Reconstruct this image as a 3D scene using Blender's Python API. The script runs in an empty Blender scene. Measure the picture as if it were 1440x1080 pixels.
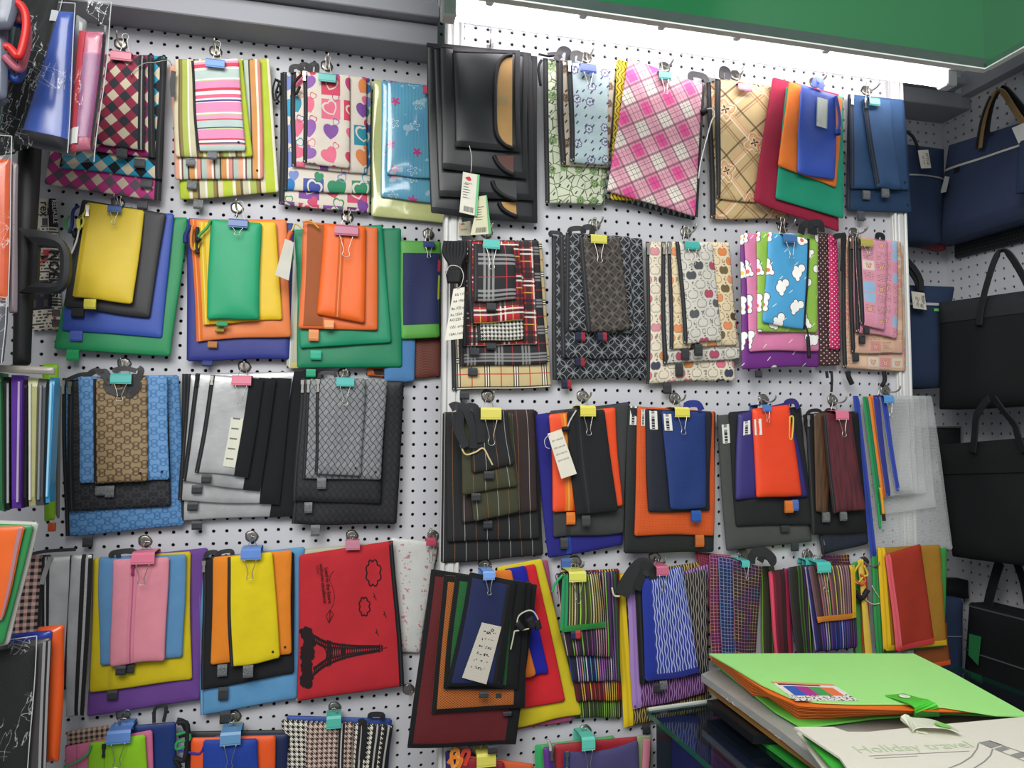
import bpy, math, random
import numpy as np
from mathutils import Vector
# ------------------------------------------------------------------ scene, camera
sc = bpy.context.scene
COL = sc.collection
sc.view_settings.view_transform = 'Standard'
sc.view_settings.look = 'None'
FLEN, YAW, PIT, ROL = 1023.51, 0.234455, 0.064807, 0.004895
ZS = 1.634                      # height of the pegboard's reference hole above the floor
CAM = np.array([-0.429183, -1.392549, -0.083780 + ZS])
YL, YR = 0.1937, 0.0            # pegboard planes: back wall, projecting middle unit
OXL, OZL = -0.868654, 0.736626 + ZS
fw = np.array([math.sin(YAW)*math.cos(PIT), math.cos(YAW)*math.cos(PIT), math.sin(PIT)])
rt0 = np.array([math.cos(YAW), -math.sin(YAW), 0.0])
up0 = np.cross(rt0, fw)
rt = rt0*math.cos(ROL) + up0*math.sin(ROL)
up = -rt0*math.sin(ROL) + up0*math.cos(ROL)
def ray(px, py): return fw + rt*((px-720)/FLEN) + up*((540-py)/FLEN)
def PY(px, py, y): d = ray(px, py); return CAM + d*((y-CAM[1])/d[1])      # point on a plane parallel to the pegboard
def PX(px, py, x): d = ray(px, py); return CAM + d*((x-CAM[0])/d[0])      # point on a plane parallel to the side wall
def PZ(px, py, z): d = ray(px, py); return CAM + d*((z-CAM[2])/d[2])      # point on a level plane
def PP(px, py, o, n): d = ray(px, py); return CAM + d*(np.dot(o-CAM, n)/np.dot(d, n))
cd = bpy.data.cameras.new('camera'); cam = bpy.data.objects.new('camera', cd); COL.objects.link(cam)
from mathutils import Matrix
cam.matrix_world = Matrix([[rt[0], up[0], -fw[0], CAM[0]], [rt[1], up[1], -fw[1], CAM[1]], [rt[2], up[2], -fw[2], CAM[2]], [0, 0, 0, 1]])
cd.sensor_fit = 'HORIZONTAL'; cd.sensor_width = 36.0; cd.lens = FLEN/1440*36.0
cd.clip_start = 0.02; cd.clip_end = 60
sc.camera = cam
# ------------------------------------------------------------------ colour and node helpers
def lin(c): return c/12.92 if c <= 0.04045 else ((c+0.055)/1.055)**2.4
def hx(h):
    if not isinstance(h, str): return h
    h = h.lstrip('#'); return tuple(lin(int(h[i:i+2], 16)/255) for i in (0, 2, 4)) + (1.0,)
NT = None
class V:
    def __init__(s, o): s.o = o
    def __add__(a, b): return m('ADD', a, b)
    __radd__ = __add__
    def __sub__(a, b): return m('SUBTRACT', a, b)
    def __rsub__(a, b): return m('SUBTRACT', b, a)
    def __mul__(a, b): return m('MULTIPLY', a, b)
    __rmul__ = __mul__
    def __truediv__(a, b): return m('DIVIDE', a, b)
def put(n, i, x):
    if isinstance(x, V): NT.links.new(x.o, n.inputs[i])
    else: n.inputs[i].default_value = x
def m(op, *a):
    n = NT.nodes.new('ShaderNodeMath'); n.operation = op
    for i, x in enumerate(a): put(n, i, x)
    return V(n.outputs[0])
fl = lambda a: m('FLOOR', a)
fr = lambda a: m('FRACT', a)
ab = lambda a: m('ABSOLUTE', a)
mn = lambda a, b: m('MINIMUM', a, b)
mx = lambda a, b: m('MAXIMUM', a, b)
lt = lambda a, b: m('LESS_THAN', a, b)
gt = lambda a, b: m('GREATER_THAN', a, b)
sq = lambda a: m('SQRT', a)
sn = lambda a: m('SINE', a)
cs = lambda a: m('COSINE', a)
def ln(x, y): return sq(x*x + y*y)
def mix(f, a, b):
    n = NT.nodes.new('ShaderNodeMix'); n.data_type = 'RGBA'
    put(n, 0, f); put(n, 6, hx(a)); put(n, 7, hx(b)); return V(n.outputs[2])
def rnd(x, y, k=0.0):
    c = NT.nodes.new('ShaderNodeCombineXYZ'); put(c, 0, x); put(c, 1, y); put(c, 2, float(k))
    n = NT.nodes.new('ShaderNodeTexWhiteNoise'); n.noise_dimensions = '3D'; NT.links.new(c.outputs[0], n.inputs[0]); return V(n.outputs[0])
def ramp(x, stops, interp='CONSTANT'):
    n = NT.nodes.new('ShaderNodeValToRGB'); r = n.color_ramp; r.interpolation = interp
    put(n, 0, x)
    while len(r.elements) < len(stops): r.elements.new(0.5)
    while len(r.elements) > len(stops): r.elements.remove(r.elements[-1])
    for e, (p, c) in zip(r.elements, stops): e.position = p
    for e, (p, c) in zip(r.elements, stops): e.color = hx(c)
    return V(n.outputs[0])
def pal(x, cols): return ramp(x, [(i/len(cols), c) for i, c in enumerate(cols)])
def noise(u, v, scale, det=2.0):
    c = NT.nodes.new('ShaderNodeCombineXYZ'); put(c, 0, u); put(c, 1, v)
    n = NT.nodes.new('ShaderNodeTexNoise'); n.inputs['Scale'].default_value = scale; n.inputs['Detail'].default_value = det
    NT.links.new(c.outputs[0], n.inputs['Vector']); return V(n.outputs[0])
def voro(u, v, scale, feat='DISTANCE_TO_EDGE'):
    c = NT.nodes.new('ShaderNodeCombineXYZ'); put(c, 0, u); put(c, 1, v)
    n = NT.nodes.new('ShaderNodeTexVoronoi'); n.feature = feat; n.inputs['Scale'].default_value = scale
    NT.links.new(c.outputs[0], n.inputs['Vector']); return V(n.outputs[0])
MATS = {}
def mat(key, fn, rough=0.75, spec=0.35, weave=900.0, bump=0.15, alpha=None, metal=0.0, emit=None, coat=0.0, vary=0.12, fuzz=0.0):
    """procedural material; fn(u, v) gives its colour from the surface's own metres"""
    global NT
    if key in MATS: return MATS[key]
    M = bpy.data.materials.new(key.replace('/', '_')[:50]); M.use_nodes = True; NT = M.node_tree
    b = NT.nodes['Principled BSDF']
    uvn = NT.nodes.new('ShaderNodeUVMap'); sp = NT.nodes.new('ShaderNodeSeparateXYZ'); NT.links.new(uvn.outputs[0], sp.inputs[0])
    u, v = V(sp.outputs[0]), V(sp.outputs[1])
    c = fn(u, v) if callable(fn) else fn
    if vary:
        k = noise(u, v, 28.0, 3.0)
        c = mix((k-0.35)*vary*2.2, c, '000000') if not isinstance(c, V) else mix((k-0.35)*vary*2.2, c, '000000')
    put(b, 'Base Color', c if isinstance(c, V) else hx(c))
    b.inputs['Roughness'].default_value = rough; b.inputs['Metallic'].default_value = metal
    b.inputs['Specular IOR Level'].default_value = spec
    if coat: b.inputs['Coat Weight'].default_value = coat; b.inputs['Coat Roughness'].default_value = 0.08
    if fuzz: b.inputs['Sheen Weight'].default_value = fuzz
    if alpha is not None:
        a = alpha(u, v) if callable(alpha) else alpha
        put(b, 'Alpha', a)
    if emit: b.inputs['Emission Color'].default_value = hx(emit[0]); b.inputs['Emission Strength'].default_value = emit[1]
    if bump:
        w = sn(u*weave*6.2832)*sn(v*weave*6.2832) if 300 < weave < 700 else noise(u, v, weave, 2.0)
        bn = NT.nodes.new('ShaderNodeBump'); bn.inputs['Strength'].default_value = bump; bn.inputs['Distance'].default_value = 0.0006
        put(bn, 'Height', w); NT.links.new(bn.outputs[0], b.inputs['Normal'])
    MATS[key] = M; return M
# ------------------------------------------------------------------ printed and woven patterns
def stripe(u, p, pos, w): return lt(ab(fr(u/p - pos + 0.5) - 0.5), w/p/2)
def plain(c, **k): return mat('plain_%s_%s' % (c, '_'.join('%s%s' % i for i in sorted(k.items()))), lambda u, v: hx(c), **k)
def nylon(c): return plain(c, rough=0.45, spec=0.45, weave=420.0, bump=0.22, vary=0.08)
def canvas(c): return plain(c, rough=0.8, spec=0.25, weave=520.0, bump=0.4, vary=0.12)
def ripstop(c, c2=None):
    def f(u, v):
        k = mx(lt(fr(u/0.0032), 0.22), lt(fr(v/0.0032), 0.22)); return mix(k*0.55, c, c2 or '101014')
    return mat('ripstop_%s' % c, f, rough=0.65, bump=0.2)
def argyle(a, b, c, w=0.0205, h=0.0245):
    def f(u, v):
        p, q = u/w + v/h, u/w - v/h
        i, j = fl(p), fl(q)
        odd = gt(ab(fr((i+j)*0.5)), 0.25); k = gt(ab(fr(i*0.5)), 0.25)
        return mix(odd, a, mix(k, b, c))
    return mat('argyle_%s%s' % (a, b), f)
def bands(key, cols, horiz=False, rep=1.0, **kw):
    tot = sum(w for w, c in cols); st, p = [], 0
    for w, c in cols: st.append((p/tot, c)); p += w
    return mat('bands_'+key, lambda u, v: ramp(fr((v if horiz else u)/rep), st), **kw)
def hearts(key, cols, bg='d8cfc1', s=0.034):
    def f(u, v):
        col = hx(bg)
        for o, k in ((0.0, 1), (0.5, 2)):
            uu, vv = u/s + o + 0.3*k, v/s*0.9 + o*0.9
            i, j = fl(uu), fl(vv)
            r1, r2, r3 = rnd(i, j, k), rnd(i, j, k+7), rnd(i, j, k+13)
            x, y = fr(uu)-0.5, 0.5-fr(vv)
            box = lt(mx(ab(x), ab(y)), 0.42)*gt(r3, 0.55)
            a = (r1-0.5)*1.3; x, y = x*cs(a)-y*sn(a), x*sn(a)+y*cs(a)
            if k == 1:
                col = mix(box, col, pal(r2, cols))
            sz = 0.25 + 0.10*r2 if k == 1 else 0.13 + 0.08*r2
            X, Y = x/sz, y/sz*1.02 - 0.05
            def inside(X, Y):
                q = X*X + Y*Y - 1.0
                return q*q*q - X*X*Y*Y*Y
            h = lt(inside(X, Y), 0.0); hi = lt(inside(X*1.3, Y*1.3), 0.0)
            hc = pal(fr(r2*3.7+r1), cols)
            if k == 1: hc = mix(gt(r3, 0.55), hc, bg); body = mx(h-hi, h*lt(r3, 0.55))
            else: body = mx(h-hi, h*gt(r3, 0.45))
            col = mix(mx(body, 0.0), col, hc)
        return col
    return mat('hearts_'+key, f, rough=0.6)
def floral(key, bg, big, ring, dot, s=0.027, vein=None):
    def f(u, v):
        col = mix(noise(u, v, 60.0)*0.25, bg, 'ffffff')
        if vein: col = mix(lt(voro(u, v, 55.0), 0.035), col, vein)
        for o, k, sc_ in ((0.0, 1, 1.0), (0.47, 5, 0.55)):
            uu, vv = u/s/sc_ + o, v/s/sc_ + o*1.7
            i, j = fl(uu), fl(vv)
            r1, r2, r3 = rnd(i, j, k), rnd(i, j, k+3), rnd(i, j, k+9)
            x, y = fr(uu)-0.5 + (r1-0.5)*0.35, fr(vv)-0.5 + (r2-0.5)*0.35
            d = ln(x, y) + 0.03*sn(m('ARCTAN2', y, x)*7.0)
            on = gt(r3, 0.35 if k == 1 else 0.3)
            if k == 1:
                col = mix(lt(d, 0.30)*on, col, big); col = mix(lt(d, 0.20)*on, col, ring); col = mix(lt(d, 0.11)*on, col, bg); col = mix(lt(d, 0.07)*on, col, dot)
            else:
                leaf = lt(ab(x*0.8+y*0.6 + 0.3*x*x), 0.09)*lt(ab(x*0.6-y*0.8), 0.24)
                col = mix(leaf*on, col, dot)
        return col
    return mat('floral_'+key, f, rough=0.6)
def plaid(key, base, us, vs=None, per=0.06, ang=0.0, soft=0.0):
    def f(u, v):
        if ang:
            c, s = math.cos(ang), math.sin(ang); u, v = u*c+v*s, v*c-u*s
        col = hx(base)
        for ax, st in ((u, us), (v, vs if vs is not None else us)):
            for pos, w, c, al in st: col = mix(stripe(ax, per, pos, w)*al, col, c)
        return col
    return mat('plaid_'+key, f, rough=0.7)
def monogram(key, bg, fg, s=0.0295, glow=0.8):
    def f(u, v):
        col = hx(bg); sy = s*0.82
        for o in (0.0, 0.5):
            x, y = (fr(u/s+o)-0.5)*s, (fr(v/sy+o)-0.5)*sy
            r = s*0.15
            yy = ab(y) - r*0.72
            ringd = ab(ln(x*0.86, yy) - r)
            k = lt(ringd, s*0.034)*gt(yy, -r*0.75)
            bar = lt(ab(y), s*0.018)*lt(ab(x), r*0.9)
            col = mix(mx(k, bar)*glow, col, fg)
            far = gt(ln(x, y), s*0.29)
            dg = mn(ab(x/s+y/sy), ab(x/s-y/sy))
            dots = lt(dg, 0.075)*far*gt(fr((u+v*0.1)/0.0022), 0.3)
            col = mix(dots*glow*0.85, col, fg)
        return col
    return mat('monogram_'+key, f, rough=0.6)
def rings(key, bg, fg, petal, s=0.0195):
    def f(u, v):
        U, W = (u+v)*0.7071, (u-v)*0.7071
        x, y = fr(U/s)-0.5, fr(W/s)-0.5
        d = lambda a, b: ln(x-a, y-b)
        near = mn(mn(d(0.5, 0.0), d(-0.5, 0.0)), mn(d(0.0, 0.5), d(0.0, -0.5)))
        e = mn(mn(ab(d(0.5, 0.5)-0.69), ab(d(-0.5, -0.5)-0.69)), mn(ab(d(0.5, -0.5)-0.69), ab(d(-0.5, 0.5)-0.69)))
        col = mix(lt(near, 0.24), bg, petal)
        col = mix(lt(e, 0.038)*0.85, col, fg)
        star = lt(mn(ab(x), ab(y)), 0.03)*lt(mx(ab(x), ab(y)), 0.2)
        return mix(star*0.8, col, fg)
    return mat('rings_'+key, f, rough=0.65)
def basket(key, a, b, s=0.0105, c='6c7072'):
    def f(u, v):
        p, q = (u*0.8+v*0.6)/s, (u*0.8-v*0.6)/s
        par = gt(fr((fl(p)+fl(q))*0.5), 0.25)
        e1 = mn(fr(p), 1.0-fr(p)); e2 = mn(fr(q), 1.0-fr(q))
        edge = lt(mix_f(par, e1, e2), 0.13)
        sh = noise(u, v, 240.0)
        return mix(edge*0.9, mix(sh*0.6+par*0.3, a, c), b)
    return mat('basket_'+key, f, rough=0.5)
def mix_f(k, a, b): return a*(1.0-k) + b*k
def apples(key, bg, cols, line, s=0.036):
    def f(u, v):
        col = mix(noise(u, v, 90.0)*0.2, bg, 'd8d0c0')
        for o in (0.0, 0.5):
            uu, vv = u/s+o, v/s*0.92+o
            i, j = fl(uu), fl(vv); r1, r2 = rnd(i, j, o), rnd(i, j, o+5)
            x, y = fr(uu)-0.5, fr(vv)-0.5
            d = ln(ab(x)-0.09, y*0.95-0.03)
            body = lt(d, 0.2)*gt(ln(x, y+0.26), 0.12); rim = lt(ab(d-0.2), 0.022)*gt(ln(x, y+0.26), 0.12)
            leaf = lt(ln(x-0.06, (y+0.27)*1.2), 0.055)
            col = mix(mx(body, leaf)*gt(r1, 0.42), col, pal(r2, cols)); col = mix(mx(rim, leaf)*0.65, col, line)
            t = lt(ab(fr(uu+0.5)-0.5-0.02), 0.1)*lt(ab(fr(vv)-0.5), 0.14)*gt(rnd(fl(u/0.0022), fl(v/0.003), 3), 0.5)
            col = mix(t*0.75, col, line)
        return col
    return mat('fruit_'+key, f, rough=0.65)
def blobs(key, bg, fill='f2f2ee', line='55585c', spot='e06a5a', s=0.074, s2=None):
    def f(u, v):
        col = hx(bg)
        for o, k in ((0.0, 1), (0.5, 4)):
            uu, vv = u/s+o, v/s+o
            i, j = fl(uu), fl(vv); r1, r2, r3 = rnd(i, j, k), rnd(i, j, k+2), rnd(i, j, k+6)
            x, y = fr(uu)-0.5, fr(vv)-0.5
            a = (r1-0.5)*2.6; x, y = x*cs(a)-y*sn(a), x*sn(a)+y*cs(a)
            g = mn(ln(x*1.15, y-0.08)-0.16, mn(ln(x+0.04, y+0.13)-0.105, mn(ln(x-0.14, y-0.16)-0.065, ln(x+0.13, y-0.03)-0.07)))
            on = gt(r3, 0.22)
            col = mix(lt(g, 0.022)*on, col, line); col = mix(lt(g, 0.0)*on, col, fill)
            col = mix(lt(ln(x-0.03, y-0.1), 0.06)*on*gt(r2, 0.55), col, spot)
        st = lt(ab(fr((u+v)/0.05)-0.5), 0.02)*lt(fr((u-v)/0.07), 0.22)
        return mix(st*0.8, col, fill)
    return mat('blobs_'+key, f, rough=0.5)
def polka(key, bg, dot, s=0.0115):
    def f(u, v):
        d = mn(ln(fr(u/s)-0.5, fr(v/s)-0.5), ln(fr(u/s+0.5)-0.5, fr(v/s+0.5)-0.5)); return mix(lt(d, 0.12), bg, dot)
    return mat('polka_'+key, f, rough=0.6)
def patches(key, bg, cols, s=0.031):
    def f(u, v):
        i, j = fl(u/s), fl(v/s*1.3); r1, r2 = rnd(i, j, 1), rnd(i, j, 2)
        x, y = fr(u/s)-0.5, fr(v/s*1.3)-0.5
        box = lt(mx(ab(x), ab(y)), 0.44)*gt(r1, 0.42)
        col = mix(box, bg, pal(r2, cols))
        tx = lt(fr(v/0.0036), 0.5)*gt(rnd(fl(u/0.0016), fl(v/0.0036), 4), 0.4)*lt(r1, 0.42)*lt(mx(ab(x), ab(y)), 0.4)
        col = mix(tx*0.55, col, '6a4a4a')
        g = mn(ln(x, y-0.1)-0.17, mn(ln(x+0.14, y+0.1)-0.08, ln(x-0.14, y+0.1)-0.08))
        on = gt(r2, 0.5)*gt(r1, 0.3)
        col = mix(lt(g, 0.0)*on, col, 'e2b18e'); col = mix(lt(ab(g), 0.02)*on*0.7, col, '8a4a3e'); col = mix(lt(ln(x, y-0.12), 0.05)*on, col, 'c03048')
        return col
    return mat('patches_'+key, f, rough=0.55)
def net(c, dark='0c0c0e', s=0.0052, al=0.7):
    def f(u, v):
        x, y = fr(u/s)-0.5, fr(v/s*1.3)-0.5; x2, y2 = fr(u/s+0.5)-0.5, fr(v/s*1.3+0.5)-0.5
        return mix(lt(mn(ln(x, y), ln(x2, y2)), 0.27)*al, c, dark)
    return mat('net_%s_%s' % (c, dark), f, rough=0.7)
def gridnet(key, bg, cols, s=0.0068):
    def f(u, v):
        k = mx(lt(fr(u/s), 0.15), lt(fr(v/s), 0.15))
        return mix(k*0.62, mix(noise(u, v, 22.0)*1.1, bg, '15121a'), ramp(noise(u, v, 26.0)*1.6-0.3, [(n/len(cols), c) for n, c in enumerate(cols)], 'LINEAR'))
    return mat('gridnet_'+key, f, rough=0.7)
def linenet(key, bg, cols, p=0.0050, thin=0.30, wob=0.0):
    def f(u, v):
        uu = u + wob*sn(v*30.0)
        i = fl(uu/p); k = lt(fr(uu/p), thin*(0.8+0.7*rnd(i, 5.0, 6)))*gt(rnd(i, 0.0, 9), 0.18)
        weft = gt(fr(v/0.0018), 0.3)
        return mix(k*(0.55+0.45*weft), mix(rnd(i, 3.0, 4), bg, '1a1a1a'), pal(rnd(i, 1.0, 2), cols))
    return mat('linenet_'+key, f, rough=0.7)
def ribnet(key, bg, fg, p=0.0054, q=0.026):
    def f(u, v):
        i = fl(u/p*0.5)
        k = lt(ab(fr(u/p + 0.17*sn(v/q*6.2832 + i*3.1416)) - 0.5), 0.17)
        return mix(k*0.9, bg, fg)
    return mat('ribnet_'+key, f, rough=0.7)
def tooth(key, a, b, s=0.0065):
    def f(u, v):
        x, y = gt(fr(u/s), 0.5), gt(fr(v/s), 0.5); d = gt(fr((u-v)/s*2.0), 0.5)
        return mix(x*y + ab(x-y)*d, a, b)
    return mat('tooth_'+key, f, rough=0.75)
def gingham(key, a, b, s=0.013):
    def f(u, v):
        x, y = gt(fr(u/s), 0.5), gt(fr(v/s), 0.5); return mix((x+y)*0.5, a, b)
    return mat('gingham_'+key, f, rough=0.75)
def pins(key, bg, lines, per=0.042):
    def f(u, v):
        col = hx(bg)
        for pos, w, c, dash in lines:
            k = stripe(u, per, pos, w)
            if dash: k = k*gt(fr(v/0.0034), 0.35)
            col = mix(k*0.85, col, c)
        return col
    return mat('pins_'+key, f, rough=0.8)
def news(u, v):
    W = 0.055; j = fl(v/W); i = fl(u/0.03)
    r = rnd(i, j, 1); small = lt(fr(v/0.006), 0.55)*gt(rnd(fl(u/0.0024), fl(v/0.006), 2), 0.35)
    big = lt(fr(v/0.02), 0.72)*gt(rnd(fl(u/0.006), fl(v/0.02), 5), 0.45)
    col = mix(mix_f(gt(r, 0.55), small, big)*0.9, mix(noise(u, v, 9.0)*0.6, 'd9d3c2', 'a9a294'), '24242a')
    inv = gt(r, 0.8)
    col = mix(inv*(1.0-big), col, '2a2b33')
    return mix(lt(ab(r-0.5), 0.03)*0.8, col, 'b5394a')
# ------------------------------------------------------------------ object helpers
def setp(o, label=None, cat=None, group=None, kind=None):
    if label: o['label'] = label
    if cat: o['category'] = cat
    if group: o['group'] = group
    if kind: o['kind'] = kind
    return o
def empty(name, loc, label, cat, group=None):
    o = bpy.data.objects.new(name, None); o.empty_display_size = 0.02; o.location = Vector(loc); COL.objects.link(o)
    return setp(o, label, cat, group)
def origin(par):
    o = np.zeros(3)
    while par is not None: o = o + np.array(par.location); par = par.parent
    return o
def mesh(name, vs, fs, mt, par=None, uv=None, smooth=False, loc=None):
    me = bpy.data.meshes.new(name); vs = np.asarray(vs, float)
    off = origin(par)
    own = np.zeros(3)
    if par is None: own = np.array(loc) if loc is not None else vs.mean(0)
    me.from_pydata((vs - off - own).tolist(), [], fs)
    l = me.uv_layers.new(name='UVMap')
    if uv is not None:
        uv = np.asarray(uv, float); idx = np.zeros(len(me.loops), int); me.loops.foreach_get('vertex_index', idx)
        l.data.foreach_set('uv', uv[idx].ravel())
    else:
        # metres along the two widest directions of each face
        idx = np.zeros(len(me.loops), int); me.loops.foreach_get('vertex_index', idx)
        nrm = np.zeros(len(me.polygons)*3); me.polygons.foreach_get('normal', nrm); nrm = nrm.reshape(-1, 3)
        tot = np.zeros(len(me.polygons), int); me.polygons.foreach_get('loop_total', tot)
        ax = np.repeat(np.abs(nrm).argmax(1), tot); p = vs[idx]
        U = np.where(ax == 0, p[:, 1], p[:, 0]); W = np.where(ax == 2, p[:, 1], -p[:, 2])
        l.data.foreach_set('uv', np.stack([U, W], 1).ravel())
    for q in (mt if isinstance(mt, list) else [mt]): me.materials.append(q)
    if smooth: me.polygons.foreach_set('use_smooth', [True]*len(me.polygons))
    o = bpy.data.objects.new(name, me); COL.objects.link(o)
    o.location = Vector(own)
    if par is not None: o.parent = par
    return o
def box(x0, x1, y0, y1, z0, z1):
    v = [(x, y, z) for x in (x0, x1) for y in (y0, y1) for z in (z0, z1)]
    return v, [(0, 1, 3, 2), (4, 6, 7, 5), (0, 4, 5, 1), (2, 3, 7, 6), (0, 2, 6, 4), (1, 5, 7, 3)]
def bevbox(x0, x1, y0, y1, z0, z1, r):
    """box with chamfered edges"""
    vs, idx = [], {}
    c = [(x0, x1), (y0, y1), (z0, z1)]
    for a in (0, 1):
        for b in (0, 1):
            for d in (0, 1):
                s = [a, b, d]
                for k in range(3):
                    p = [c[i][s[i]] + (r if s[i] == 0 else -r) for i in range(3)]
                    p[k] = c[k][s[k]]; idx[(a, b, d, k)] = len(vs); vs.append(tuple(p))
    fs = []
    for k in range(3):
        i, j = (k+1) % 3, (k+2) % 3
        for s in (0, 1):
            q = []
            for a, b in ((0, 0), (1, 0), (1, 1), (0, 1)):
                t = [0]*3; t[k] = s; t[i] = a; t[j] = b; q.append(idx[(*t, k)])
            fs.append(q if s else q[::-1])
    for k in range(3):
        i, j = (k+1) % 3, (k+2) % 3
        for a in (0, 1):
            for b in (0, 1):
                t0 = [0]*3; t0[i] = a; t0[j] = b; t1 = list(t0); t1[k] = 1
                fs.append([idx[(*t0, i)], idx[(*t1, i)], idx[(*t1, j)], idx[(*t0, j)]])
    for a in (0, 1):
        for b in (0, 1):
            for d in (0, 1): fs.append([idx[(a, b, d, k)] for k in range(3)])
    return vs, fs
def join(*parts):
    V_, F_ = [], []
    for v, f in parts:
        o = len(V_); V_ += [tuple(p) for p in v]; F_ += [[i+o for i in q] for q in f]
    return V_, F_
def tube(pts, r, n=6, closed=False):
    P = [np.array(p, float) for p in pts]; vs, fs = [], []; N = len(P)
    ref = None
    for i, p in enumerate(P):
        t = P[(i+1) % N]-P[i-1] if closed else P[min(i+1, N-1)]-P[max(i-1, 0)]
        t = t/(np.linalg.norm(t)+1e-12)
        if ref is None:
            ref = np.array([0, 0, 1.0]) if abs(t[2]) < 0.9 else np.array([1.0, 0, 0])
        a = ref - t*np.dot(ref, t); a /= np.linalg.norm(a)+1e-12; ref = a; b = np.cross(t, a)
        rr = r[i] if isinstance(r, (list, tuple)) else r
        for k in range(n): vs.append(p + rr*(a*math.cos(2*math.pi*k/n) + b*math.sin(2*math.pi*k/n)))
    for i in range(N if closed else N-1):
        for k in range(n):
            j = (i+1) % N; fs.append((i*n+k, i*n+(k+1) % n, j*n+(k+1) % n, j*n+k))
    if not closed: fs += [tuple(range(n))[::-1], tuple((N-1)*n+k for k in range(n))]
    return vs, fs
def smoothline(pts, k=6):
    """Catmull-Rom through the points"""
    P = [np.array(p, float) for p in pts]; out = []
    for i in range(len(P)-1):
        a, b, c, d = P[max(i-1, 0)], P[i], P[i+1], P[min(i+2, len(P)-1)]
        for j in range(k):
            t = j/k; out.append(0.5*((2*b)+(-a+c)*t+(2*a-5*b+4*c-d)*t*t+(-a+3*b-3*c+d)*t**3))
    out.append(P[-1]); return out
def ribbon(pts, w, th, side=(1, 0, 0)):
    """flat strap of width w along side, thickness th"""
    P = smoothline(pts, 5); s = None if side is None else np.array(side, float)/np.linalg.norm(side); vs, fs = [], []
    for i, p in enumerate(P):
        t = P[min(i+1, len(P)-1)]-P[max(i-1, 0)]; t /= np.linalg.norm(t)+1e-12
        s_ = np.cross(t, [0.12, -1.0, 0.08]) if s is None else s
        q = s_ - t*np.dot(s_, t); q /= np.linalg.norm(q)+1e-12; n_ = np.cross(t, q)
        for a, b in ((-1, -1), (1, -1), (1, 1), (-1, 1)): vs.append(p + q*a*w/2 + n_*b*th/2)
    for i in range(len(P)-1):
        for k in range(4): fs.append((i*4+k, i*4+(k+1) % 4, i*4+4+(k+1) % 4, i*4+4+k))
    fs += [(3, 2, 1, 0), tuple((len(P)-1)*4+k for k in range(4))]
    return vs, fs
def textmesh(name, body, org, right, upv, size, mt, par, align='LEFT', ext=0.0, squash=1.0, bold=0.0):
    c = bpy.data.curves.new(name, 'FONT'); c.body = body; c.size = 1.0; c.align_x = align; c.resolution_u = 2; c.offset = bold
    t = bpy.data.objects.new(name, c); COL.objects.link(t)
    bpy.context.view_layer.update()
    me = bpy.data.meshes.new_from_object(t.evaluated_get(bpy.context.evaluated_depsgraph_get()))
    bpy.data.objects.remove(t); bpy.data.curves.remove(c)
    co = np.zeros(len(me.vertices)*3); me.vertices.foreach_get('co', co); co = co.reshape(-1, 3)
    fs = [tuple(p.vertices) for p in me.polygons]
    bpy.data.meshes.remove(me)
    if len(co) == 0: return None
    w = np.array(org) + np.outer(co[:, 0]*size*squash, np.array(right)) + np.outer(co[:, 1]*size, np.array(upv))
    return mesh(name, w, fs, mt, par)
METAL = mat('steel', lambda u, v: hx('b9b6b0'), rough=0.28, metal=0.95, bump=0, vary=0)
NICKEL = mat('nickel', lambda u, v: hx('8e8b85'), rough=0.35, metal=0.9, bump=0, vary=0)
DARKMETAL = mat('dark_metal', lambda u, v: hx('3c3c3e'), rough=0.4, metal=0.8, bump=0, vary=0)
BLACK = plain('191a1d', rough=0.75, bump=0.1)
BLACKN = nylon('1d1e21')
PAPER = plain('e6e3d8', rough=0.8, bump=0)
INK = plain('1b1b22', rough=0.8, bump=0, vary=0)
def tape(c, teeth):
    def f(u, v):
        k = lt(ab(u-0.5), 0.11); return mix(k*(0.55+0.45*gt(fr(v/0.0022), 0.5)), c, teeth)
    return mat('tape_%s_%s' % (c, teeth), f, rough=0.7, bump=0)
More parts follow.
